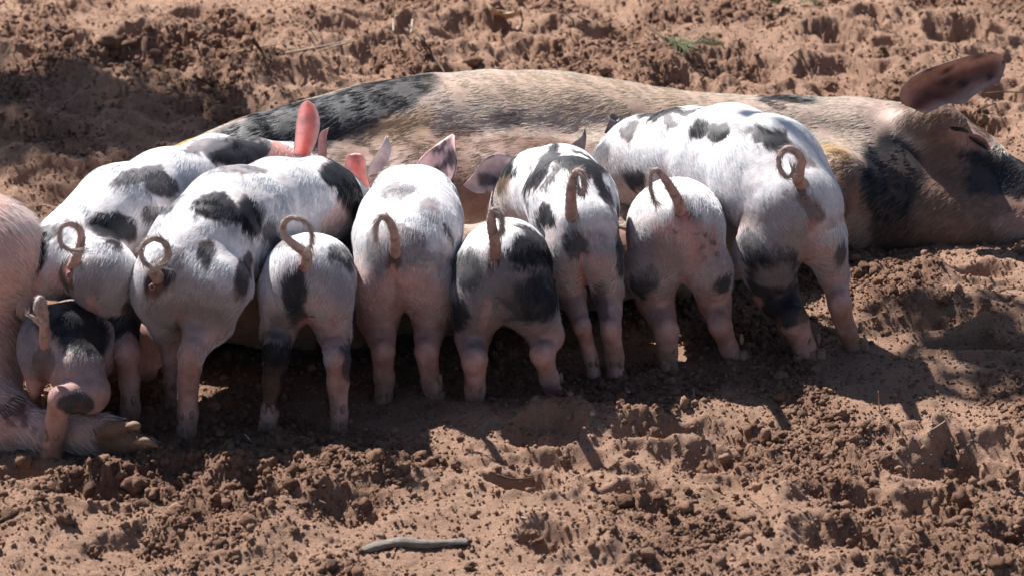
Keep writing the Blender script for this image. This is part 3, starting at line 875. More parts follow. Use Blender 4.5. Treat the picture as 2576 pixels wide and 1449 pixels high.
tail(r, [(768,672,.02,15),(772,640,-.02,14),(760,630,-.04,13),(735,612,-.05,12),(715,590,-.05,10),(712,565,-.05,9),(730,548,-.055,8),(758,552,-.06,7),(780,575,-.06,6.5),(785,600,-.06,6),(780,625,-.055,4)], y, (.42,.31,.29), (.46,.38,.36))

r, y = piglet('tall white piglet in the middle with pink lower rump and blotched ear', 1020,
 [(1018,645,.05,134),(1024,600,.11,134),(1034,560,.19,128),(1045,525,.29,108),(1040,505,.37,86),(1012,492,.45,74),(1000,560,.52,46)],
 [[(958,722,.04,76),(952,805,.07,54),(964,885,.0,36.5),(967,950,.0,28.5),(966,1000,0,25.5),(966,1035,0,25.5)],
  [(1075,722,.04,74),(1085,805,.06,50),(1073,885,.0,36.5),(1086,960,.0,28.5),(1096,1010,0,26.5),(1100,1045,0,28.5)]],
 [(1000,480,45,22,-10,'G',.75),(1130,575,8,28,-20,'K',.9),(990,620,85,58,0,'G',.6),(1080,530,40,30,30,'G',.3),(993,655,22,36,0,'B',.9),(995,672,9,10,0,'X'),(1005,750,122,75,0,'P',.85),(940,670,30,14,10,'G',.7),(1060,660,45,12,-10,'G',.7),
  (1010,770,9,70,-3,'B',.55),(965,890,45,60,0,'P',.9),(1080,890,45,60,0,'P',.9),(970,920,14,16,0,'D',.7),(905,620,20,60,0,'W',.8),(1010,430,40,12,0,'P',.3)], 30000, 15, hole=(995,674))
tail(r, [(995,655,.01,15),(995,625,-.02,14),(992,590,-.04,13),(982,560,-.05,11),(965,545,-.055,9),(950,556,-.06,7.5),(944,580,-.062,6.5),(945,608,-.06,4)], y, (.44,.26,.23), (.6,.44,.40))
ear(r, [(925,445,.42),(932,410,.42),(958,372,.42),(970,345,.43)], [(955,432,.42),(975,410,.42),(984,378,.42),(975,343,.43)], y, (.66,.62,.62), 0.18, seed=7, mat=M_EAR_THICK)
ear(r, [(1042,420,.40),(1062,395,.39),(1100,362,.39),(1138,338,.40)], [(1110,450,.36),(1132,470,.35),(1148,420,.36),(1143,342,.39)], y, (.90,.66,.64), 0.10, inner=((.10,.06,.07), 0.0, 0.45, 1.2), seed=8, mat=M_EAR_THICK)

r, y = piglet('small piglet with mostly dark rump, right of the tall middle one', 1040,
 [(1264,688,.05,132),(1270,668,.12,116),(1268,668,.21,106),(1262,690,.31,92),(1256,730,.40,72),(1250,790,.46,54),(1250,850,.50,34)],
 [[(1206,752,.04,76),(1188,845,.06,48),(1192,905,.0,39.5),(1196,980,.0,29.5),(1198,1040,0,26.5),(1198,1078,-.02,26.5)],
  [(1330,760,.04,78),(1375,845,.06,46.5),(1364,892,.01,36.5),(1382,950,.02,28.5),(1398,1000,.04,26.5),(1404,1025,.04,28.5)]],
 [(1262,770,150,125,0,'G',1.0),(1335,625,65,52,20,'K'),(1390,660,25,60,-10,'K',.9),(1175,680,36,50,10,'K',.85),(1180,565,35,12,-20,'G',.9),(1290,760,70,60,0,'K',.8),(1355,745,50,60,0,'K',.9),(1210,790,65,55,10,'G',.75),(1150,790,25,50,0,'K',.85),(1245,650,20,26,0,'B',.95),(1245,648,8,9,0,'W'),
  (1225,790,12,50,15,'P',.7),(1190,900,50,60,0,'G',.5),(1200,1000,34,90,0,'P',.95),(1340,870,40,30,0,'G',.7),(1362,910,18,55,-10,'P'),(1395,985,30,50,-20,'P',.8),(1180,600,40,30,0,'W'),(1270,600,30,30,0,'W',.8),(1240,720,50,24,0,'G',.6)], 28000, 16, hole=(1244,650))
tail(r, [(1247,650,.02,17),(1245,610,-.03,15),(1238,575,-.045,14),(1236,548,-.05,13),(1240,530,-.052,11),(1252,535,-.055,8),(1262,555,-.058,7.5),(1264,575,-.058,6.5),(1258,590,-.055,4)], y, (.28,.16,.15), (.58,.5,.46))

r, y = piglet('white piglet with black bands across its arched back', 978,
 [(1462,568,.05,102),(1440,510,.13,112),(1405,478,.23,112),(1362,478,.32,104),(1325,500,.40,82),(1300,530,.47,66),(1285,600,.52,44)],
 [[(1424,640,.04,58),(1434,735,.06,42.5),(1464,820,.0,27.5),(1484,890,.0,21.5),(1494,940,0,19.5),(1496,985,0,19.5)],
  [(1506,640,.04,66),(1530,735,.06,42.5),(1538,830,.0,32.5),(1546,900,.0,27.5),(1550,945,0,25.5),(1550,985,0,26.5)]],
 [(1465,630,90,60,0,'G',.4),(1360,420,16,85,32,'K'),(1385,440,10,50,40,'K',.8),(1275,430,13,50,20,'K'),(1410,400,50,14,-12,'K',.9),(1455,415,75,26,5,'K'),(1520,470,20,50,-25,'K'),(1325,480,6,60,5,'K',.7),(1370,540,22,26,0,'K'),(1445,610,38,30,0,'K',.85),(1440,560,10,40,0,'G',.7),
  (1562,600,12,90,0,'K',.9),(1470,675,70,40,0,'P',.6),(1445,750,30,50,0,'P',.5),(1430,770,25,45,-15,'G',.7),(1510,760,26,50,0,'K',.8),(1505,860,14,60,0,'G',.8),(1480,880,25,60,0,'P',.8),(1550,890,28,80,0,'P',.85),(1268,480,20,50,0,'T',.3)], 28000, 17)
tail(r, [(1438,545,.02,17),(1436,505,-.03,15),(1438,470,-.045,14),(1445,440,-.05,12),(1456,430,-.055,9),(1466,442,-.06,8),(1471,462,-.062,8),(1468,482,-.062,8),(1462,490,-.06,6),(1452,470,-.055,4)], y, (.42,.28,.25), (.62,.5,.46))
ear(r, [(1290,395,.42),(1250,388,.42),(1215,405,.41),(1190,440,.40),(1165,466,.40)], [(1262,478,.40),(1240,480,.39),(1215,487,.39),(1190,483,.39),(1167,468,.40)], y, (.78,.72,.72), 0.14, inner=((.16,.13,.14), -0.08, 0.35, 1.0), seed=9, mat=M_EAR_THICK)
ear(r, [(1425,380,.45),(1440,362,.45),(1462,345,.45),(1471,322,.46)], [(1462,400,.45),(1470,380,.45),(1475,350,.45),(1473,322,.46)], y, (.36,.32,.33), 0.16, seed=10, mat=M_EAR_THICK)

r, y = piglet('round white piglet between the banded and largest ones, speckled pink under its tail', 940,
 [(1700,584,.05,134),(1702,570,.12,120),(1700,566,.20,110),(1694,580,.30,98),(1680,620,.38,76),(1670,680,.44,56),(1668,750,.48,36)],
 [[(1640,682,.04,72),(1650,755,.07,52),(1676,832,.0,38.5),(1680,890,.0,30.5),(1680,930,0,27.5),(1680,975,0,28.5)],
  [(1782,680,.04,68),(1798,755,.07,46),(1812,820,.02,36.5),(1834,875,.03,28.5),(1850,910,.04,26.5),(1856,945,.04,28.5)]],
 [(1700,700,120,90,0,'G',.22),(1715,525,30,40,0,'G',.7),(1712,535,18,28,0,'B',.9),(1716,538,8,14,0,'X'),(1745,560,24,30,10,'G',.6),(1720,610,85,65,5,'P',.85),(1780,620,40,50,0,'G',.3),(1622,715,42,40,20,'K',.9),(1823,710,24,26,0,'K',.9),(1650,650,80,60,10,'G',.6),
  (1770,600,8,8,0,'B',.9),(1785,625,9,7,0,'B',.9),(1760,635,8,8,0,'B',.8),(1742,590,6,6,0,'B',.9),(1795,650,8,8,0,'B',.8),(1765,660,9,7,0,'B',.7),(1690,585,7,7,0,'B',.7),(1680,830,40,70,0,'P',.75),(1830,840,40,70,0,'P',.8),(1575,600,10,80,0,'G',.7),(1600,520,30,40,0,'W')], 28000, 18, hole=(1717,540))
tail(r, [(1712,535,.01,15),(1705,505,-.03,14),(1690,478,-.045,13),(1672,450,-.055,11),(1655,430,-.06,9),(1640,432,-.06,7),(1634,450,-.062,6),(1636,475,-.063,6),(1644,500,-.063,5),(1652,514,-.06,3)], y, (.48,.32,.29), (.6,.45,.42))

r, y = piglet('largest piglet at the right end of the row, black patches along back', 915,
 [(1988,522,.05,142),(1930,440,.13,148),(1835,402,.23,139),(1725,400,.33,129),(1625,408,.41,116),(1570,435,.46,92),(1530,470,.51,70),(1510,550,.55,44)],
 [[(1925,635,.03,86),(1950,735,.05,58),(1994,805,.0,46.5),(2020,865,.0,33.5),(2042,910,0,29.5),(2050,950,0,30.5)],
  [(2068,600,.04,68),(2098,690,.05,42.5),(2112,765,.02,36.5),(2130,830,.03,28.5),(2148,875,.05,27.5),(2156,910,.05,29.5)]],
 [(1960,640,150,60,10,'G',.35),(1655,283,60,22,-14,'K'),(1580,330,30,20,-30,'K',.8),(1760,320,28,28,20,'K'),(1812,325,30,24,-20,'K'),(1720,275,40,10,-18,'K',.8),(1690,310,14,16,0,'K',.7),(1935,350,62,26,20,'K'),(1880,330,40,14,15,'G',.7),(2020,400,20,40,-40,'G',.5),
  (1590,450,40,28,20,'K',.9),(1505,385,22,30,0,'G'),(2010,480,16,40,0,'B',.75),(2040,530,24,40,0,'B',.75),(2030,565,24,20,0,'X',.6),(2070,640,40,30,0,'P',.8),(1990,620,70,50,20,'G',.35),(1890,620,28,50,-30,'K',.9),(1945,690,78,66,-10,'K',.95),(1985,775,58,62,-20,'K'),(1950,680,60,30,0,'G',.7),
  (2120,630,18,40,0,'K',.85),(2140,830,14,50,-10,'G',.8),(2095,730,30,60,0,'P',.7),(2045,880,40,50,0,'P'),(2120,780,24,40,0,'X',.4),(2140,870,35,30,0,'P',.8),(1900,470,60,60,0,'W'),(1950,560,90,80,0,'G',.45)], 44000, 19, length=0.019, hole=(2026,500))
tail(r, [(2018,465,.01,18),(2008,450,-.03,16),(2012,425,-.045,14),(2016,400,-.05,12),(2000,380,-.055,11),(1978,375,-.06,10),(1960,395,-.062,9),(1962,425,-.065,8.5),(1978,445,-.07,7.5),(1993,440,-.075,6),(1996,425,-.075,4)], y, (.40,.25,.22), (.6,.43,.39))
ear(r, [(1520,335,.50),(1530,310,.50),(1532,292,.51),(1538,288,.51)], [(1550,330,.50),(1556,305,.50),(1560,300,.51),(1546,287,.51)], y, (.2,.18,.2), 0.1, seed=12, mat=M_EAR_THICK)

# ------------------------------------------------------------------ the sow
def apt(x, y, Y, r):
    p = P(x, y, Y); return (p, rad(p, r) - (.011 if r > 60 else .004))
back = [apt(*q) for q in [(330,560,-.02,90),(380,510,.05,90),(440,470,.12,92),(540,450,.16,112),(660,432,.19,142),(800,410,.23,160),(950,388,.27,178),(1100,374,.30,186),(1250,367,.32,189),(1400,372,.34,190),(1550,388,.36,182),
        (1700,404,.38,174),(1850,408,.40,166),(2000,402,.41,160),(2150,398,.42,150),(2280,402,.43,146)]]
belly = [apt(*q) for q in [(560,560,.04,110),(800,545,.08,150),(1050,530,.11,165),(1300,520,.14,168),(1550,515,.18,166),(1850,512,.23,158),(2100,510,.28,146),(2250,512,.34,140)]]
shade_flank = [apt(*q) for q in [(430,725,-.24,128),(560,690,-.24,160),(720,690,-.19,140),(900,685,-.17,125),(1100,680,-.12,115),(1300,655,-.07,112),(1500,620,-.0,110),(1700,585,.06,105),(1850,560,.1,100)]]  # bulk added to keep sun off the ground behind the piglets' legs
udder = [apt(*q) for q in [(480,800,-.38,80),(700,775,-.36,98),(900,755,-.33,104),(1100,735,-.28,106),(1300,708,-.22,104),(1500,672,-.14,100),(1650,645,-.09,96),(1850,610,-.01,88),(1980,580,.06,80)]]
headc = [apt(*q) for q in [(2280,420,.42,148),(2385,458,.40,142),(2480,505,.38,122),(2580,535,.37,108),(2680,550,.36,86),(2760,555,.36,74)]]
jaw = [apt(*q) for q in [(2230,530,.31,124),(2400,562,.30,112),(2560,588,.30,88),(2680,592,.31,70)]]
cheek = [apt(*q) for q in [(2330,440,.36,90),(2360,520,.34,100)]]
earbase = [apt(*q) for q in [(2300,310,.36,46),(2350,312,.35,44),(2400,320,.35,40)]]
brow = [apt(*q) for q in [(2380,345,.44,40),(2450,380,.42,40)]]
fore = [apt(*q) for q in [(2105,440,.22,66),(2075,520,.16,60),(1990,620,.12,48),(1925,700,.05,38),(1880,770,.0,34),(1850,800,-.02,36)]]
hind1 = [apt(*q) for q in [(560,590,.02,100),(520,700,-.10,70),(500,800,-.22,44),(470,880,-.32,36),(440,930,-.40,34)]]
hind2 = [apt(*q) for q in [(360,590,.02,105),(250,690,-.08,86),(215,790,-.2,60),(215,880,-.26,44),(215,950,-.3,36)]]
groups = [(chain(back) + chain(belly) + chain(udder) + chain(shade_flank) + chain(earbase) + chain(headc) + chain(jaw) + chain(cheek) + chain(brow), 0.05), (chain(fore), 0.02, 0.03), (chain(hind1), 0.03, 0.05), (chain(hind2), 0.03, 0.05)]
V, F, N = surface_net(groups, 0.0075, 0.0018, 40)
sow = empty('sow', (*P(1400, 500, .3)[:2], 0.0), 'huge tan sow with black patches lying on her side behind the piglets', 'sow')
sow_spots_shade = [(850,770,480,130,-5,'R',.95),(2390,310,120,65,10,'R',.8),(2400,520,230,160,10,'R',.95),(1950,470,260,90,5,'R',.6),(1500,420,500,70,4,'R',.35),(2150,560,120,110,0,'R',.6),(1600,700,700,150,-8,'R',.8),(700,345,230,78,-18,'K'),(950,245,165,46,-14,'K',.95),(860,305,130,55,-10,'K',.9),(430,360,130,34,-32,'O',1.0),(1010,330,90,45,-25,'T',.8),(1290,300,40,20,0,'K',.55),(1990,252,75,18,4,'K',.95),  # R ellipses paint shade into the coat of head, flank and udder
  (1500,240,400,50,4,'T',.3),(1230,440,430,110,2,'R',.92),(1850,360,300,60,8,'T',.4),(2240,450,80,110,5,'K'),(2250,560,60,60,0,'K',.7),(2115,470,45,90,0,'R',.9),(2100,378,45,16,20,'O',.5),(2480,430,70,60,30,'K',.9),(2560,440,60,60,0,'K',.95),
  (2400,340,70,30,20,'R',.5),(2440,350,60,22,35,'P',.45),(2380,470,60,90,0,'R',.55),(2560,580,60,50,0,'P',.5),(2420,600,120,40,0,'R',.8),(1900,700,80,90,0,'P',.6)]
sow_base = (np.array([.42, .31, .26]), np.array([.80, .72, .61]))
skin, hair, bare = paint(V, N, sow_spots_shade, sow_base, 40)
dn = np.maximum(0.8 * sstep(0.06, 0.0, V[:, 2]), 0.35 * sstep(0.0, 0.6, noise3(V[:, 0] * 14, V[:, 1] * 14, V[:, 2] * 14, 44)) * sstep(.2, .05, V[:, 2]))[:, None]
skin = skin * (1 - dn) + DIRT * 1.2 * dn
sb = mesh_obj('body', V, F, M_SKIN, sow)
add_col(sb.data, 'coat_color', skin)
def sow_flow(p, n):
    f = np.zeros_like(p); f[:, 0] = -1.0; f[:, 2] = -0.25; f[:, 1] = -0.25
    sw = 0.55 * noise3(p[:, 0] * 5, p[:, 1] * 5, p[:, 2] * 5, 47)
    f[:, 2] += sw
    hd = sstep(0.55, 0.75, p[:, 0])
    f[:, 2] -= 0.5 * hd
    return f
make_fur(sow, V, F, N, sow_spots_shade, sow_base, 41, 170000, 0.020, 0.00031, sow_flow, legbare=False, lift=0.14, clump=0.3)
e1 = ear(sow, [(2268,262,.30),(2266,225,.29),(2310,185,.29),(2400,152,.29),(2480,132,.30),(2522,140,.31)], [(2330,288,.27),(2380,262,.27),(2420,262,.27),(2470,228,.28),(2515,205,.29),(2530,165,.30)], 0.0, (.60,.43,.36), 0.6, core=(.20,.085,.065), inner=((.04,.025,.022), -0.1, 0.8, 0.9), thick=0.006, seed=14, mat=M_EAR_THICK)
def strip(name, pts, parent, mat, Y0=0.0, k=8, nseg=16, rough=0.03):
    p4 = []
    for (x, y, Yv, r) in pts:
        p = P(x, y, Yv + Y0); p4.append([*p, rad(p, r)])
    Vt, Ft = tube(p4, nseg, k, rough, 1)
    return mesh_obj(name, Vt, Ft, mat, parent)
def surf_pt(V, N, px, py, lift=0.0):
    x, yy, z = proj(V)
    d = (x - px) ** 2 + (yy - py) ** 2
    c = np.where(d < 25 ** 2)[0]
    if len(c) == 0: c = np.argsort(d)[:5]
    i = c[np.argmin(z[c] + np.sqrt(d[c]) * 0.002)]
    Yv = V[i, 1]
    return P(px, py, Yv) + N[i] * lift
def surf_strip(name, pts, parent, mat, V, N, lift=0.001, k=8, nseg=16):
    p4 = []
    for (x, y, r) in pts:
        p = surf_pt(V, N, x, y, lift); p4.append([*p, rad(p, r)])
    Vt, Ft = tube(p4, nseg, k, 0.04, 1)
    return mesh_obj(name, Vt, Ft, mat, parent)
surf_strip('brow', [(2386,320,2),(2402,325,5),(2420,327,5),(2438,333,2)], sow, M_DARK, V, N, -.001)  # dark strip paints the shaded fold of the brow
surf_strip('eye', [(2438,346,2),(2452,355,5),(2470,366,5),(2484,378,2)], sow, M_DARK, V, N)
lid = surf_strip('eyelid', [(2436,338,3),(2454,344,8),(2474,356,8),(2488,372,3)], sow, M_SKIN, V, N, 0.0)
add_col(lid.data, 'coat_color', np.tile([.3, .16, .14], (len(lid.data.vertices), 1)))
# snout disc, just beyond the picture's edge
p0 = headc[-1][0] + np.array([.035, 0, 0])
Vt, Ft = tube([[*(p0 + [0, 0, 0]), .045], [*(p0 + [.012, 0, 0]), .05], [*(p0 + [.022, 0, 0]), .046]], 6, 20)
sn = mesh_obj('snout', Vt, Ft, M_SKIN, sow); add_col(sn.data, 'coat_color', np.tile([.4, .22, .2], (len(Vt), 1)))

# ------------------------------------------------------------------ the second pig, cut off at the left edge
Yp = -0.62
pk = [apt(*q) for q in [(-30,640,Yp+.02,165),(-150,640,Yp+.10,190),(-330,650,Yp+.25,190),(-520,660,Yp+.4,160),(-640,690,Yp+.5,110)]]
pk2 = [apt(*q) for q in [(-50,860,Yp+.02,140),(-200,850,Yp+.1,150)]]
leg = [apt(*q) for q in [(-60,960,Yp-.0,110),(20,1060,Yp-.10,76),(120,1092,Yp-.13,52),(220,1090,Yp-.145,46),(270,1092,Yp-.15,42),(318,1104,Yp-.165,36)]]
toe1 = [apt(*q) for q in [(225,1086,Yp-.15,38),(270,1080,Yp-.175,30),(310,1074,Yp-.185,24),(336,1071,Yp-.19,16)]]
toe2 = [apt(*q) for q in [(270,1108,Yp-.155,42),(320,1112,Yp-.175,34),(360,1114,Yp-.185,26),(388,1120,Yp-.19,16)]]
groups = [(chain(pk) + chain(pk2), 0.06), (chain(leg), 0.03, 0.05), (chain(toe1), .008, .008), (chain(toe2), .008, .01)]
V, F, N = surface_net(groups, 0.006, 0.0015, 60)
pig = empty('pig', (*P(-100, 800, Yp)[:2], 0.0), 'pink adult pig cut off by the left edge, muddy hind leg stretched out', 'pig')
pig_spots = [(0,1050,70,45,0,'X',.35),(40,1030,26,26,0,'B',.9),(5,1040,20,16,0,'B',.9),(65,1055,14,18,0,'B',.8),(90,1075,10,9,0,'B',.7),(20,1065,14,10,0,'B',.7),(55,1000,9,8,0,'B',.8),(110,1100,12,8,0,'B',.4),(70,540,60,60,0,'W',.4),
   (320,1095,90,50,0,'D',.95)]
pig_base = (np.array([.58, .37, .33]), np.array([.78, .64, .56]))
skin, hair, bare = paint(V, N, pig_spots, pig_base, 60, wander=False)
dn = (0.7 * sstep(0.05, 0.0, V[:, 2]))[:, None]
skin = skin * (1 - dn) + DIRT * 1.3 * dn
o = mesh_obj('body', V, F, M_SKIN, pig); add_col(o.data, 'coat_color', skin)
def pig_flow(p, n):
    f = np.zeros_like(p); f[:, 0] = 0.8; f[:, 2] = -0.6; f[:, 1] = -0.4; return f
make_fur(pig, V, F, N, pig_spots, pig_base, 61, 18000, 0.022, 0.00032, pig_flow, lift=0.3, legbare=False)
strip('nail', [(318,1072,Yp-.197,5),(334,1070,Yp-.201,12),(346,1071,Yp-.202,10),(353,1074,Yp-.2,3)], pig, M_TOE, k=14)
strip('nail', [(340,1112,Yp-.213,6),(360,1108,Yp-.218,10),(380,1114,Yp-.217,8),(396,1122,Yp-.213,4)], pig, M_TOE, k=14)

# ------------------------------------------------------------------ things lying on the sand
def on_ground(px, py, lift=0.0):
    p = G(px, py, 0.0)
    for _ in range(4):
        p = G(px, py, ground_z(p[0], p[1]) + lift)
    return p
def twig(label, pts, rpx, mat, side=(), name='twig', cat='twig', k=6, group=None):
    """pts: (px, py, height above the sand)"""
    def build(pp, r0, nm):
        p4 = []
        for i, q in enumerate(pp):
            hi = q[1] < 300; p = on_ground(q[0], q[1], q[2] + .008 * hi); rr = rad(p, r0 * (1.35 if hi else 1) * (1 - 0.45 * i / max(1, len(pp) - 1)))
            p4.append([*p, rr])
        return tube(p4, 4 * len(pp), k, 0.12, int(pp[0][0]))
    V, F = build(pts, rpx, name)
    cen = V.mean(0)
    root = empty(name, cen, label, cat, group)
    mesh_obj('stem', V, F, mat, root)
    for s in side:
        V, F = build(s, rpx * 0.7, 'branch'); mesh_obj('branch', V, F, mat, root)
    return root
def twig1(label, pts, rpx, mat, name='twig', cat='twig', k=6):
    p4 = []
    for i, q in enumerate(pts):
        hi = q[1] < 300; p = on_ground(q[0], q[1], 0.0); r_ = rad(p, rpx * (1.35 if hi else 1.1) * (1 - 0.4 * i / max(1, len(pts) - 1)))
        # q[2]: height of the point above the sand, so the picture row is the foot's row minus it
        p = on_ground(q[0], q[1], q[2] + .008 * hi); p4.append([*p, r_])
    V, F = tube(p4, 4 * len(pts), k, 0.12, int(pts[0][0]))
    c = V.mean(0)
    o = mesh_obj(name, V - c, F, mat); o.location = c.tolist()
    return tag(o, label, cat)
twig1('stubby dark brown twig stuck slanting in the sand behind the leftmost piglets', [(633,98,.03),(655,125,.015),(682,157,0)], 4.2, M_TWIG)
twig1('short thin straw lying beside the stubby dark twig', [(596,132,.004),(650,120,.006),(722,108,.004)], 2.0, M_STRAW)
twig1('longer of the two pale crossed straws beyond the sow, at the left', [(720,135,.004),(810,118,.008),(915,96,.005)], 2.6, M_STRAW)
twig1('small pale straw lying just under the long straw beyond the sow', [(800,130,.004),(860,112,.008),(915,100,.006)], 2.2, M_STRAW)
twig1('long dark thin stick leaning on the back of the sow', [(1030,65,.02),(1062,100,.02),(1090,140,.02),(1122,188,.02)], 2.8, M_TWIG)
twig1('tall pale dry stalk standing upright at the top edge', [(990,82,0),(989,45,.03),(992,5,.07),(991,-30,.1)], 2.2, M_STRAW)
twig('forked pale dry stalk standing right of the tall upright stalk', [(1035,84,0),(1038,50,.03),(1044,35,.045),(1058,12,.065)], 2.4, M_STRAW, [[(1043,38,.042),(1040,22,.055),(1036,15,.06)]], name='dry_stalk', cat='stalk')
twig1('short dark twig lying alone in the sand above the rump of the sow', [(485,193,.004),(515,206,.008),(545,225,.004)], 3.0, M_TWIG)
twig1('dark twig half buried near the upper left corner', [(132,65,.004),(155,80,.01),(185,90,.003)], 3.0, M_TWIG)
twig1('small leaning twig near the top edge between the left corner twig and the stubby one', [(438,65,.0),(452,45,.015),(465,22,.03)], 2.4, M_TWIG)
twig1('hair thin twig right of the long pale straws, beyond the sow', [(740,45,.02),(775,70,.01),(800,105,.0)], 1.5, M_TWIG)
twig1('crooked thin brown twig standing near the round stone at the top', [(1443,66,0),(1440,50,.012),(1422,35,.02),(1415,25,.03),(1432,24,.03)], 2.2, M_TWIG)
twig1('long thin grey twig between the round stone and the pine sprig', [(1453,42,.012),(1495,62,.012),(1530,80,.008),(1558,100,.004)], 1.9, M_TWIG)
twig1('straight pale twig lying on the sand right of the pine sprig', [(1988,138,.003),(2005,128,.006),(2014,122,.006)], 2.0, M_STRAW)
twig1('very thin twig along the slope of the sand in the upper right', [(2178,30,.01),(2220,60,.01),(2268,96,.004)], 1.6, M_TWIG)
twig1('thin dark root on the sand at the right edge below the ear of the sow', [(2480,236,.004),(2530,232,.006),(2590,235,.006)], 2.0, M_TWIG)
twig1('second thin root under the dark root at the right edge', [(2462,276,.004),(2500,262,.006),(2545,252,.006)], 1.6, M_TWIG)
twig1('pale straw stub leaning out of the sand before the black legged piglet', [(616,1092,.012),(624,1100,.006),(632,1108,0)], 2.4, M_STRAW)
twig1('thin pale straw standing up in the shaded sand at the right', [(2213,1036,.0),(2211,1010,.02),(2209,983,.04)], 1.8, M_STRAW)
twig('thin brown root curving over the sand to the right of the standing straw', [(2213,1036,.002),(2250,1066,.004),(2290,1078,.004),(2328,1080,.004)], 1.8, M_TWIG, name='root', cat='root')
twig('bent pale stem folded like a hairpin at the lower right', [(2340,1070,.004),(2362,1055,.012),(2384,1040,.016),(2393,1046,.012),(2360,1070,.006),(2318,1095,.003)], 2.4, M_STRAW, [[(2384,1040,.016),(2378,1052,.008),(2370,1046,.008)]])
twig1('slender twig lying on the bright sand in the middle of the foreground', [(1250,1193,.005),(1290,1204,.006),(1330,1202,.006),(1363,1195,.006)], 3.0, M_TWIG)
twig1('thin broken twig left of the foreground twig', [(785,1244,.006),(800,1256,.006),(820,1265,.003)], 2.4, M_TWIG)
twig1('tiny white straw lying flat near the bottom middle', [(1312,1300,.004),(1325,1303,.004)], 2.6, M_STRAW)
twig1('short straw standing in the sunlit sand right of the middle', [(1980,1128,0),(1980,1112,.01),(1979,1100,.018)], 1.7, M_STRAW)
twig1('short upright straw among the crumbs, right foreground', [(1896,1206,0),(1896,1190,.01),(1894,1180,.016)], 1.7, M_STRAW)
twig1('fine grass stem sticking up in the shaded sand before the largest piglet', [(1744,1000,0),(1745,988,.008),(1743,976,.016)], 1.3, M_STRAW)
twig1('tapering dark twig on the slope at the bottom right', [(1880,1252,.006),(1900,1265,.006),(1918,1280,.003)], 2.4, M_TWIG)
twig('pale torn plant scrap at the bottom right corner', [(2468,1440,.004),(2485,1434,.01),(2498,1452,.004)], 3.2, M_STRAW, [[(2482,1434,.01),(2476,1422,.016)]], name='plant_scrap', cat='plant scrap')

# green blade beside the third piglet's trotter
p = on_ground(560, 1130); q = on_ground(583, 1104, .018)
w = np.array([.0016, 0, 0])
V = []; F = []
for i in range(7):
    t = i / 6; c = p * (1 - t) + q * t + np.array([0, 0, .006]) * 4 * t * (1 - t); ww = w * (1 - t ** 2) + 1e-5
    V += [c - ww, c + np.array([0, .0006, 0]), c + ww, c - np.array([0, .0003, 0])]
for i in range(6):
    for k in range(4):
        F.append((i * 4 + k, i * 4 + (k + 1) % 4, i * 4 + 4 + (k + 1) % 4, i * 4 + 4 + k))
o = mesh_obj('grass_blade', np.array(V) - p, F, M_GREEN); o.location = p.tolist()
tag(o, 'single bright green grass blade at the edge of the piglets\' shadow', 'grass blade')

# driftwood piece
def driftwood():
    pts = [(905,1370,7),(930,1366,15),(965,1358,17),(1010,1352,19),(1060,1356,17),(1110,1354,15),(1150,1349,14),(1178,1348,12)]
    p4 = []
    for (x, y_, r_) in pts:
        g = on_ground(x, y_ + 6, 0.006); rr = rad(g, r_ * .9); p4.append([g[0], g[1], g[2] - .009 + rr * .6, rr])
    V, F = tube(p4, 60, 18, 0.0, 1, 0.72)
    cen = catmull(p4, 60)[:, :3]
    idx = np.repeat(np.arange(60), 18)
    d = V - cen[idx]
    ang = np.tile(np.arange(18), 60)
    n = 0.24 * noise3(V[:, 0] * 26, ang * 0.9, V[:, 2] * 10, 3) + 0.07 * noise3(V[:, 0] * 90, ang * 2.1, V[:, 1] * 90, 4)
    V = V + d * n[:, None]
    c = V.mean(0)
    root = empty('driftwood', c, 'weathered grey piece of branch lying on the foreground sand', 'branch')
    mesh_obj('branch_wood', V, F, M_WOOD, root)
    g = on_ground(960, 1350, .02); g2 = on_ground(948, 1346, .03)
    V, F = tube([[*g, .004], [*g2, .002]], 5, 8); mesh_obj('knot_stub', V, F, M_WOOD, root)
driftwood()

# stones, pebbles, clods
def lump(name, px, py, wpx, hpx, mat, label, cat, group=None, seed=0, rough=0.22, sub=14, sink=0.35, attr=None):
    g = on_ground(px, py + hpx * 0.4)
    rx = rad(g, wpx / 2); rz = rad(g, hpx / 2)
    V, F = [], []
    nu, nv = sub * 2, sub
    for j in range(nv + 1):
        th = math.pi * j / nv
        for i in range(nu):
            ph = 2 * math.pi * i / nu
            V.append([math.sin(th) * math.cos(ph), math.sin(th) * math.sin(ph), math.cos(th)])
    for j in range(nv):
        for i in range(nu):
            i2 = (i + 1) % nu
            F.append((j * nu + i, (j + 1) * nu + i, (j + 1) * nu + i2, j * nu + i2))
    V = np.array(V)
    s = seed * 3.7
    k = 1 + rough * noise3(V[:, 0] * 1.6 + s, V[:, 1] * 1.6, V[:, 2] * 1.6, seed) * 1.3 + rough * 0.7 * noise3(V[:, 0] * 4 + s, V[:, 1] * 4, V[:, 2] * 4, seed + 1) + rough * 0.35 * noise3(V[:, 0] * 9 + s, V[:, 1] * 9, V[:, 2] * 9, seed + 2)
    V = V * k[:, None] * np.array([rx, (rx + rz) / 2, rz * 1.0])
    V[:, 2] += rz * (1 - sink)
    o = mesh_obj(name, V, F, mat); o.location = g.tolist()
    if attr is not None: add_col(o.data, 'soil_color', np.tile(attr, (len(V), 1)))
    return tag(o, label, cat, group)
lump('stone', 1333, 92, 46, 26, M_STONE, 'angular pale stone lying in the sand beyond the sow', 'stone', seed=1, rough=.3)
lump('stone', 1388, 80, 44, 36, M_STONE, 'rounder brown stone right beside the pale angular stone', 'stone', seed=2, rough=.2)
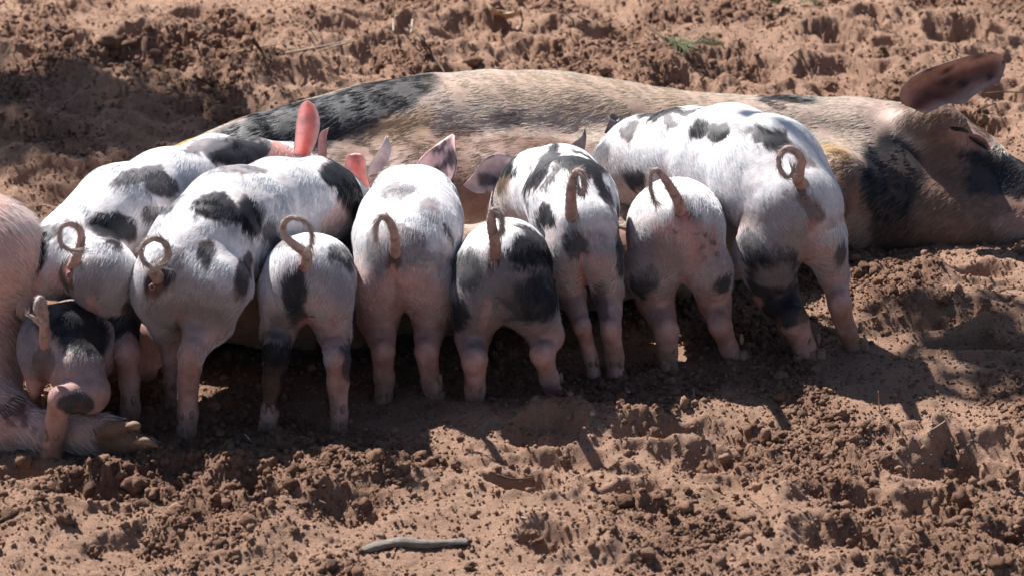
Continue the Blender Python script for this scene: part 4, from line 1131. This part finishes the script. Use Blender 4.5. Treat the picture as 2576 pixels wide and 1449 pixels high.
for i, (x, y_, w_, lb) in enumerate([(1490,1038,15,'grey pebble in the shade in front of the banded piglet'),(1580,984,14,'small pebble beside the trotter of the banded piglet'),(2110,1216,10,'tiny white pebble on the bright right foreground'),
      (2430,916,9,'tiny pale pebble in the shade near the right edge'),(790,1152,9,'light pebble under the bright ridge at the left'),(1060,1180,9,'light pebble on the sand near the middle')]):
    lump('pebble', x, y_, w_, w_ * .7, M_PEBBLE, lb, 'pebble', seed=10 + i, rough=.15, sub=8)
CL = [(345,1212,62,52),(168,1298,46,36),(60,1155,34,30),(290,1162,34,34),(640,1270,24,20),(1780,1175,44,38),(2128,1236,20,18),(2080,1262,26,24),(1690,1290,24,20),(1950,1100,22,18),(2230,1150,30,26),(2540,1190,34,28),
      (100,1245,28,22),(450,1268,26,20),(820,1250,22,18),(900,1195,26,18),(1145,1165,24,18),(1420,1155,26,22),(1340,1340,28,24),(2420,1310,28,24),(2300,1400,30,24),(1930,1330,28,24),(1590,1340,22,18),(1180,1420,24,20),(520,1395,34,26),(240,1380,28,22),
      (2370,745,36,26),(2300,690,34,24),(2480,760,28,20),(400,60,30,22),(222,50,22,18),(345,48,20,14),(610,280,44,26),(280,100,52,36),(395,85,28,22),(585,55,16,14),(1190,150,40,26),(1850,215,40,26),(2090,215,36,24),(1520,175,36,24),(345,158,22,16),(655,130,24,16),
      (1490,1215,18,16),(1550,1165,18,14),(1730,1230,20,18),(1850,1245,18,14),(2000,1180,16,14),(2180,1330,24,20),(740,1330,22,18),(980,1240,20,14)]
for i, (x, y_, w_, h_) in enumerate(CL):
    lump('soil_clod', x, y_, w_, h_, M_SAND, 'crumbly red brown clod of damp soil lying loose on the sand', 'soil clod', 'loose clods of soil on the sand', seed=30 + i, rough=.42, sub=13, sink=.45,
         attr=wet * .5 + dry * (.3 + .15 * random.random()))

# dry leaf at the top
def leaf():
    A = [(1225,12,.02),(1240,22,.022),(1262,30,.018),(1290,34,.01),(1310,33,.004)]
    B = [(1227,16,.012),(1236,36,.006),(1262,48,.004),(1290,44,.004),(1310,35,.003)]
    a = catmull([on_ground(*q) for q in A], 12); b = catmull([on_ground(*q) for q in B], 12)
    V = []
    for i in range(12):
        for j in range(6):
            u = j / 5
            V.append(a[i] * (1 - u) + b[i] * u + np.array([0, 0, .004 * math.sin(u * 6.3 + i * .8)]))
    V = np.array(V); n = len(V); V2 = V + np.array([0, .0, .0006])
    F = []
    for i in range(11):
        for j in range(5):
            q = (i * 6 + j, i * 6 + j + 1, (i + 1) * 6 + j + 1, (i + 1) * 6 + j)
            F.append(q); F.append(tuple(n + k for k in q[::-1]))
    c = V.mean(0)
    root = empty('dry_leaf', c, 'curled pale dry leaf lying at the top edge beyond the sow', 'leaf')
    mesh_obj('leaf_blade', np.vstack([V, V2]), F, M_LEAF, root)
    st = [[*on_ground(1300, 34, .004), .0012], [*on_ground(1240, 24, .02), .0009], [*on_ground(1226, 13, .02), .0006]]
    V, F = tube(st, 10, 6); mesh_obj('leaf_rib', V, F, M_STRAW, root)
leaf()

# pine sprigs
def sprig(label, stem, tufts, seed, rpx=3.4):
    r_ = np.random.default_rng(seed)
    p4 = []
    for (x, y_, z_) in stem:
        p = on_ground(x, y_, z_); p4.append([*p, rad(p, rpx)])
    V, F = tube(p4, 22, 7, .1, seed)
    root = empty('pine_sprig', V.mean(0), label, 'pine sprig')
    mesh_obj('stem', V, F, M_TWIG, root)
    for (x0, y0, z0, x1, y1, z1, cnt, spread, Lpx) in tufts:
        a = on_ground(x0, y0, z0); b = on_ground(x1, y1, z1)
        dr = b - a; dr /= np.linalg.norm(dr) + 1e-9
        VV, FF = [], []
        for i in range(cnt):
            t = r_.random(); s = a + (b - a) * t * .6
            d = dr + spread * r_.normal(size=3); d[2] = abs(d[2]) * .6; d /= np.linalg.norm(d)
            L = rad(s, Lpx) * (.6 + .6 * r_.random())
            e = s + d * L + np.array([0, 0, -L * .15]); mth = s + d * L * .55 + np.array([0, 0, .004])
            sd_ = np.cross(d, [0, 0, 1.0]); sd_ /= np.linalg.norm(sd_) + 1e-9; wd = .0009
            k = len(VV)
            VV += [s - sd_ * wd, s + sd_ * wd, mth + sd_ * wd, mth - sd_ * wd, e, s + np.array([0, 0, wd]), mth + np.array([0, 0, wd])]
            FF += [(k, k + 3, k + 2, k + 1), (k + 3, k + 4, k + 2), (k, k + 5, k + 6, k + 3), (k + 5, k + 1, k + 2, k + 6), (k + 3, k + 6, k + 4), (k + 6, k + 2, k + 4)]
        n_ = mesh_obj('needles', np.array(VV), FF, M_NEEDLE, root, smooth=False)
        n_['kind'] = 'stuff'
sprig('green pine sprig with a dark bare stem lying on the sand beyond the sow', [(1628,60,.02),(1650,82,.02),(1678,100,.015),(1720,112,.01),(1758,125,.006)],
      [(1675,98,.015,1745,135,.006,90,.4,80),(1730,115,.01,1830,128,.006,50,.32,75),(1800,130,.006,1880,138,.003,35,.25,60)], 5)
sprig('tuft of green pine needles cut by the top edge', [(1900,-6,.01),(1940,2,.01),(1975,-2,.006)], [(1970,-5,.02,1950,24,.004,80,.5,48),(2000,0,.01,2065,8,.004,30,.25,60)], 6, 2.0)

# ------------------------------------------------------------------ the tree whose branch shades the far sand
def shade_tree(bx, by, label, targets, far, seed):
    r_ = np.random.default_rng(seed)
    sunv = np.array(TO_SUN)
    root = empty('tree', (bx, by, 0), label, 'tree')
    B = np.array([bx, by, 0.])
    V, F = tube([[bx,by,-.2,.2],[bx+.05,by,1.5,.16],[bx+.1,by-.1,3.0,.13],[bx+.2,by-.2,4.6,.09],[bx+.2,by-.2,6,.03]], 30, 12, .06, 1)
    mesh_obj('trunk', V, F, M_TWIG, root)
    VV, FF = [], []
    for (g, w, d) in targets:
        c = g + sunv * far
        a = np.array([bx + .1, by - .1, 2.8 if far > 4 else 2.0])
        V, F = tube([[*a, .05], [*(a * .5 + c * .5 + np.array([0, 0, .2])), .03], [*c, .012], [*(c + (c - a) * .01), .004]], 24, 8, .08, 2)
        mesh_obj('limb', V, F, M_TWIG, root)
        for i in range(int(1100 * w)):
            p = c + np.array([r_.normal() * w * .5, r_.normal() * d * .8, r_.normal() * .12])
            u = r_.normal(size=3); u /= np.linalg.norm(u); v = np.cross(u, r_.normal(size=3)); v /= np.linalg.norm(v)
            L = .03 + .02 * r_.random(); k = len(VV)
            VV += [p - u * L, p + v * L * .5, p + u * L, p - v * L * .5]; FF.append((k, k + 1, k + 2, k + 3))
    lv = mesh_obj('leaves', np.array(VV), FF, M_NEEDLE, root, smooth=False); lv['kind'] = 'stuff'
shade_tree(-4.6, 4.6, 'leafy tree standing behind the pigs to the left, its branches shading the sand', [(G(150,290) , .42, .16), (G(420,330), .36, .12), (G(-200,250), .4, .3), (G(620,345), .2, .08), (G(80,400), .3, .12)], 4.4, 12)
shade_tree(3.3, 1.6, 'unseen leafy tree added to the right of the sow, its branch shading the sand', [(G(2640,930), .22, .06), (G(2800,900), .3, .12)], 3.0, 13)  # second tree, out of view, added to shade the sand at the right
print('TRIS', sum(sum(len(p.vertices) - 2 for p in o.data.polygons) if len(o.data.polygons) < 5000 else 2 * len(o.data.polygons) for o in bpy.data.objects if o.type == 'MESH'))
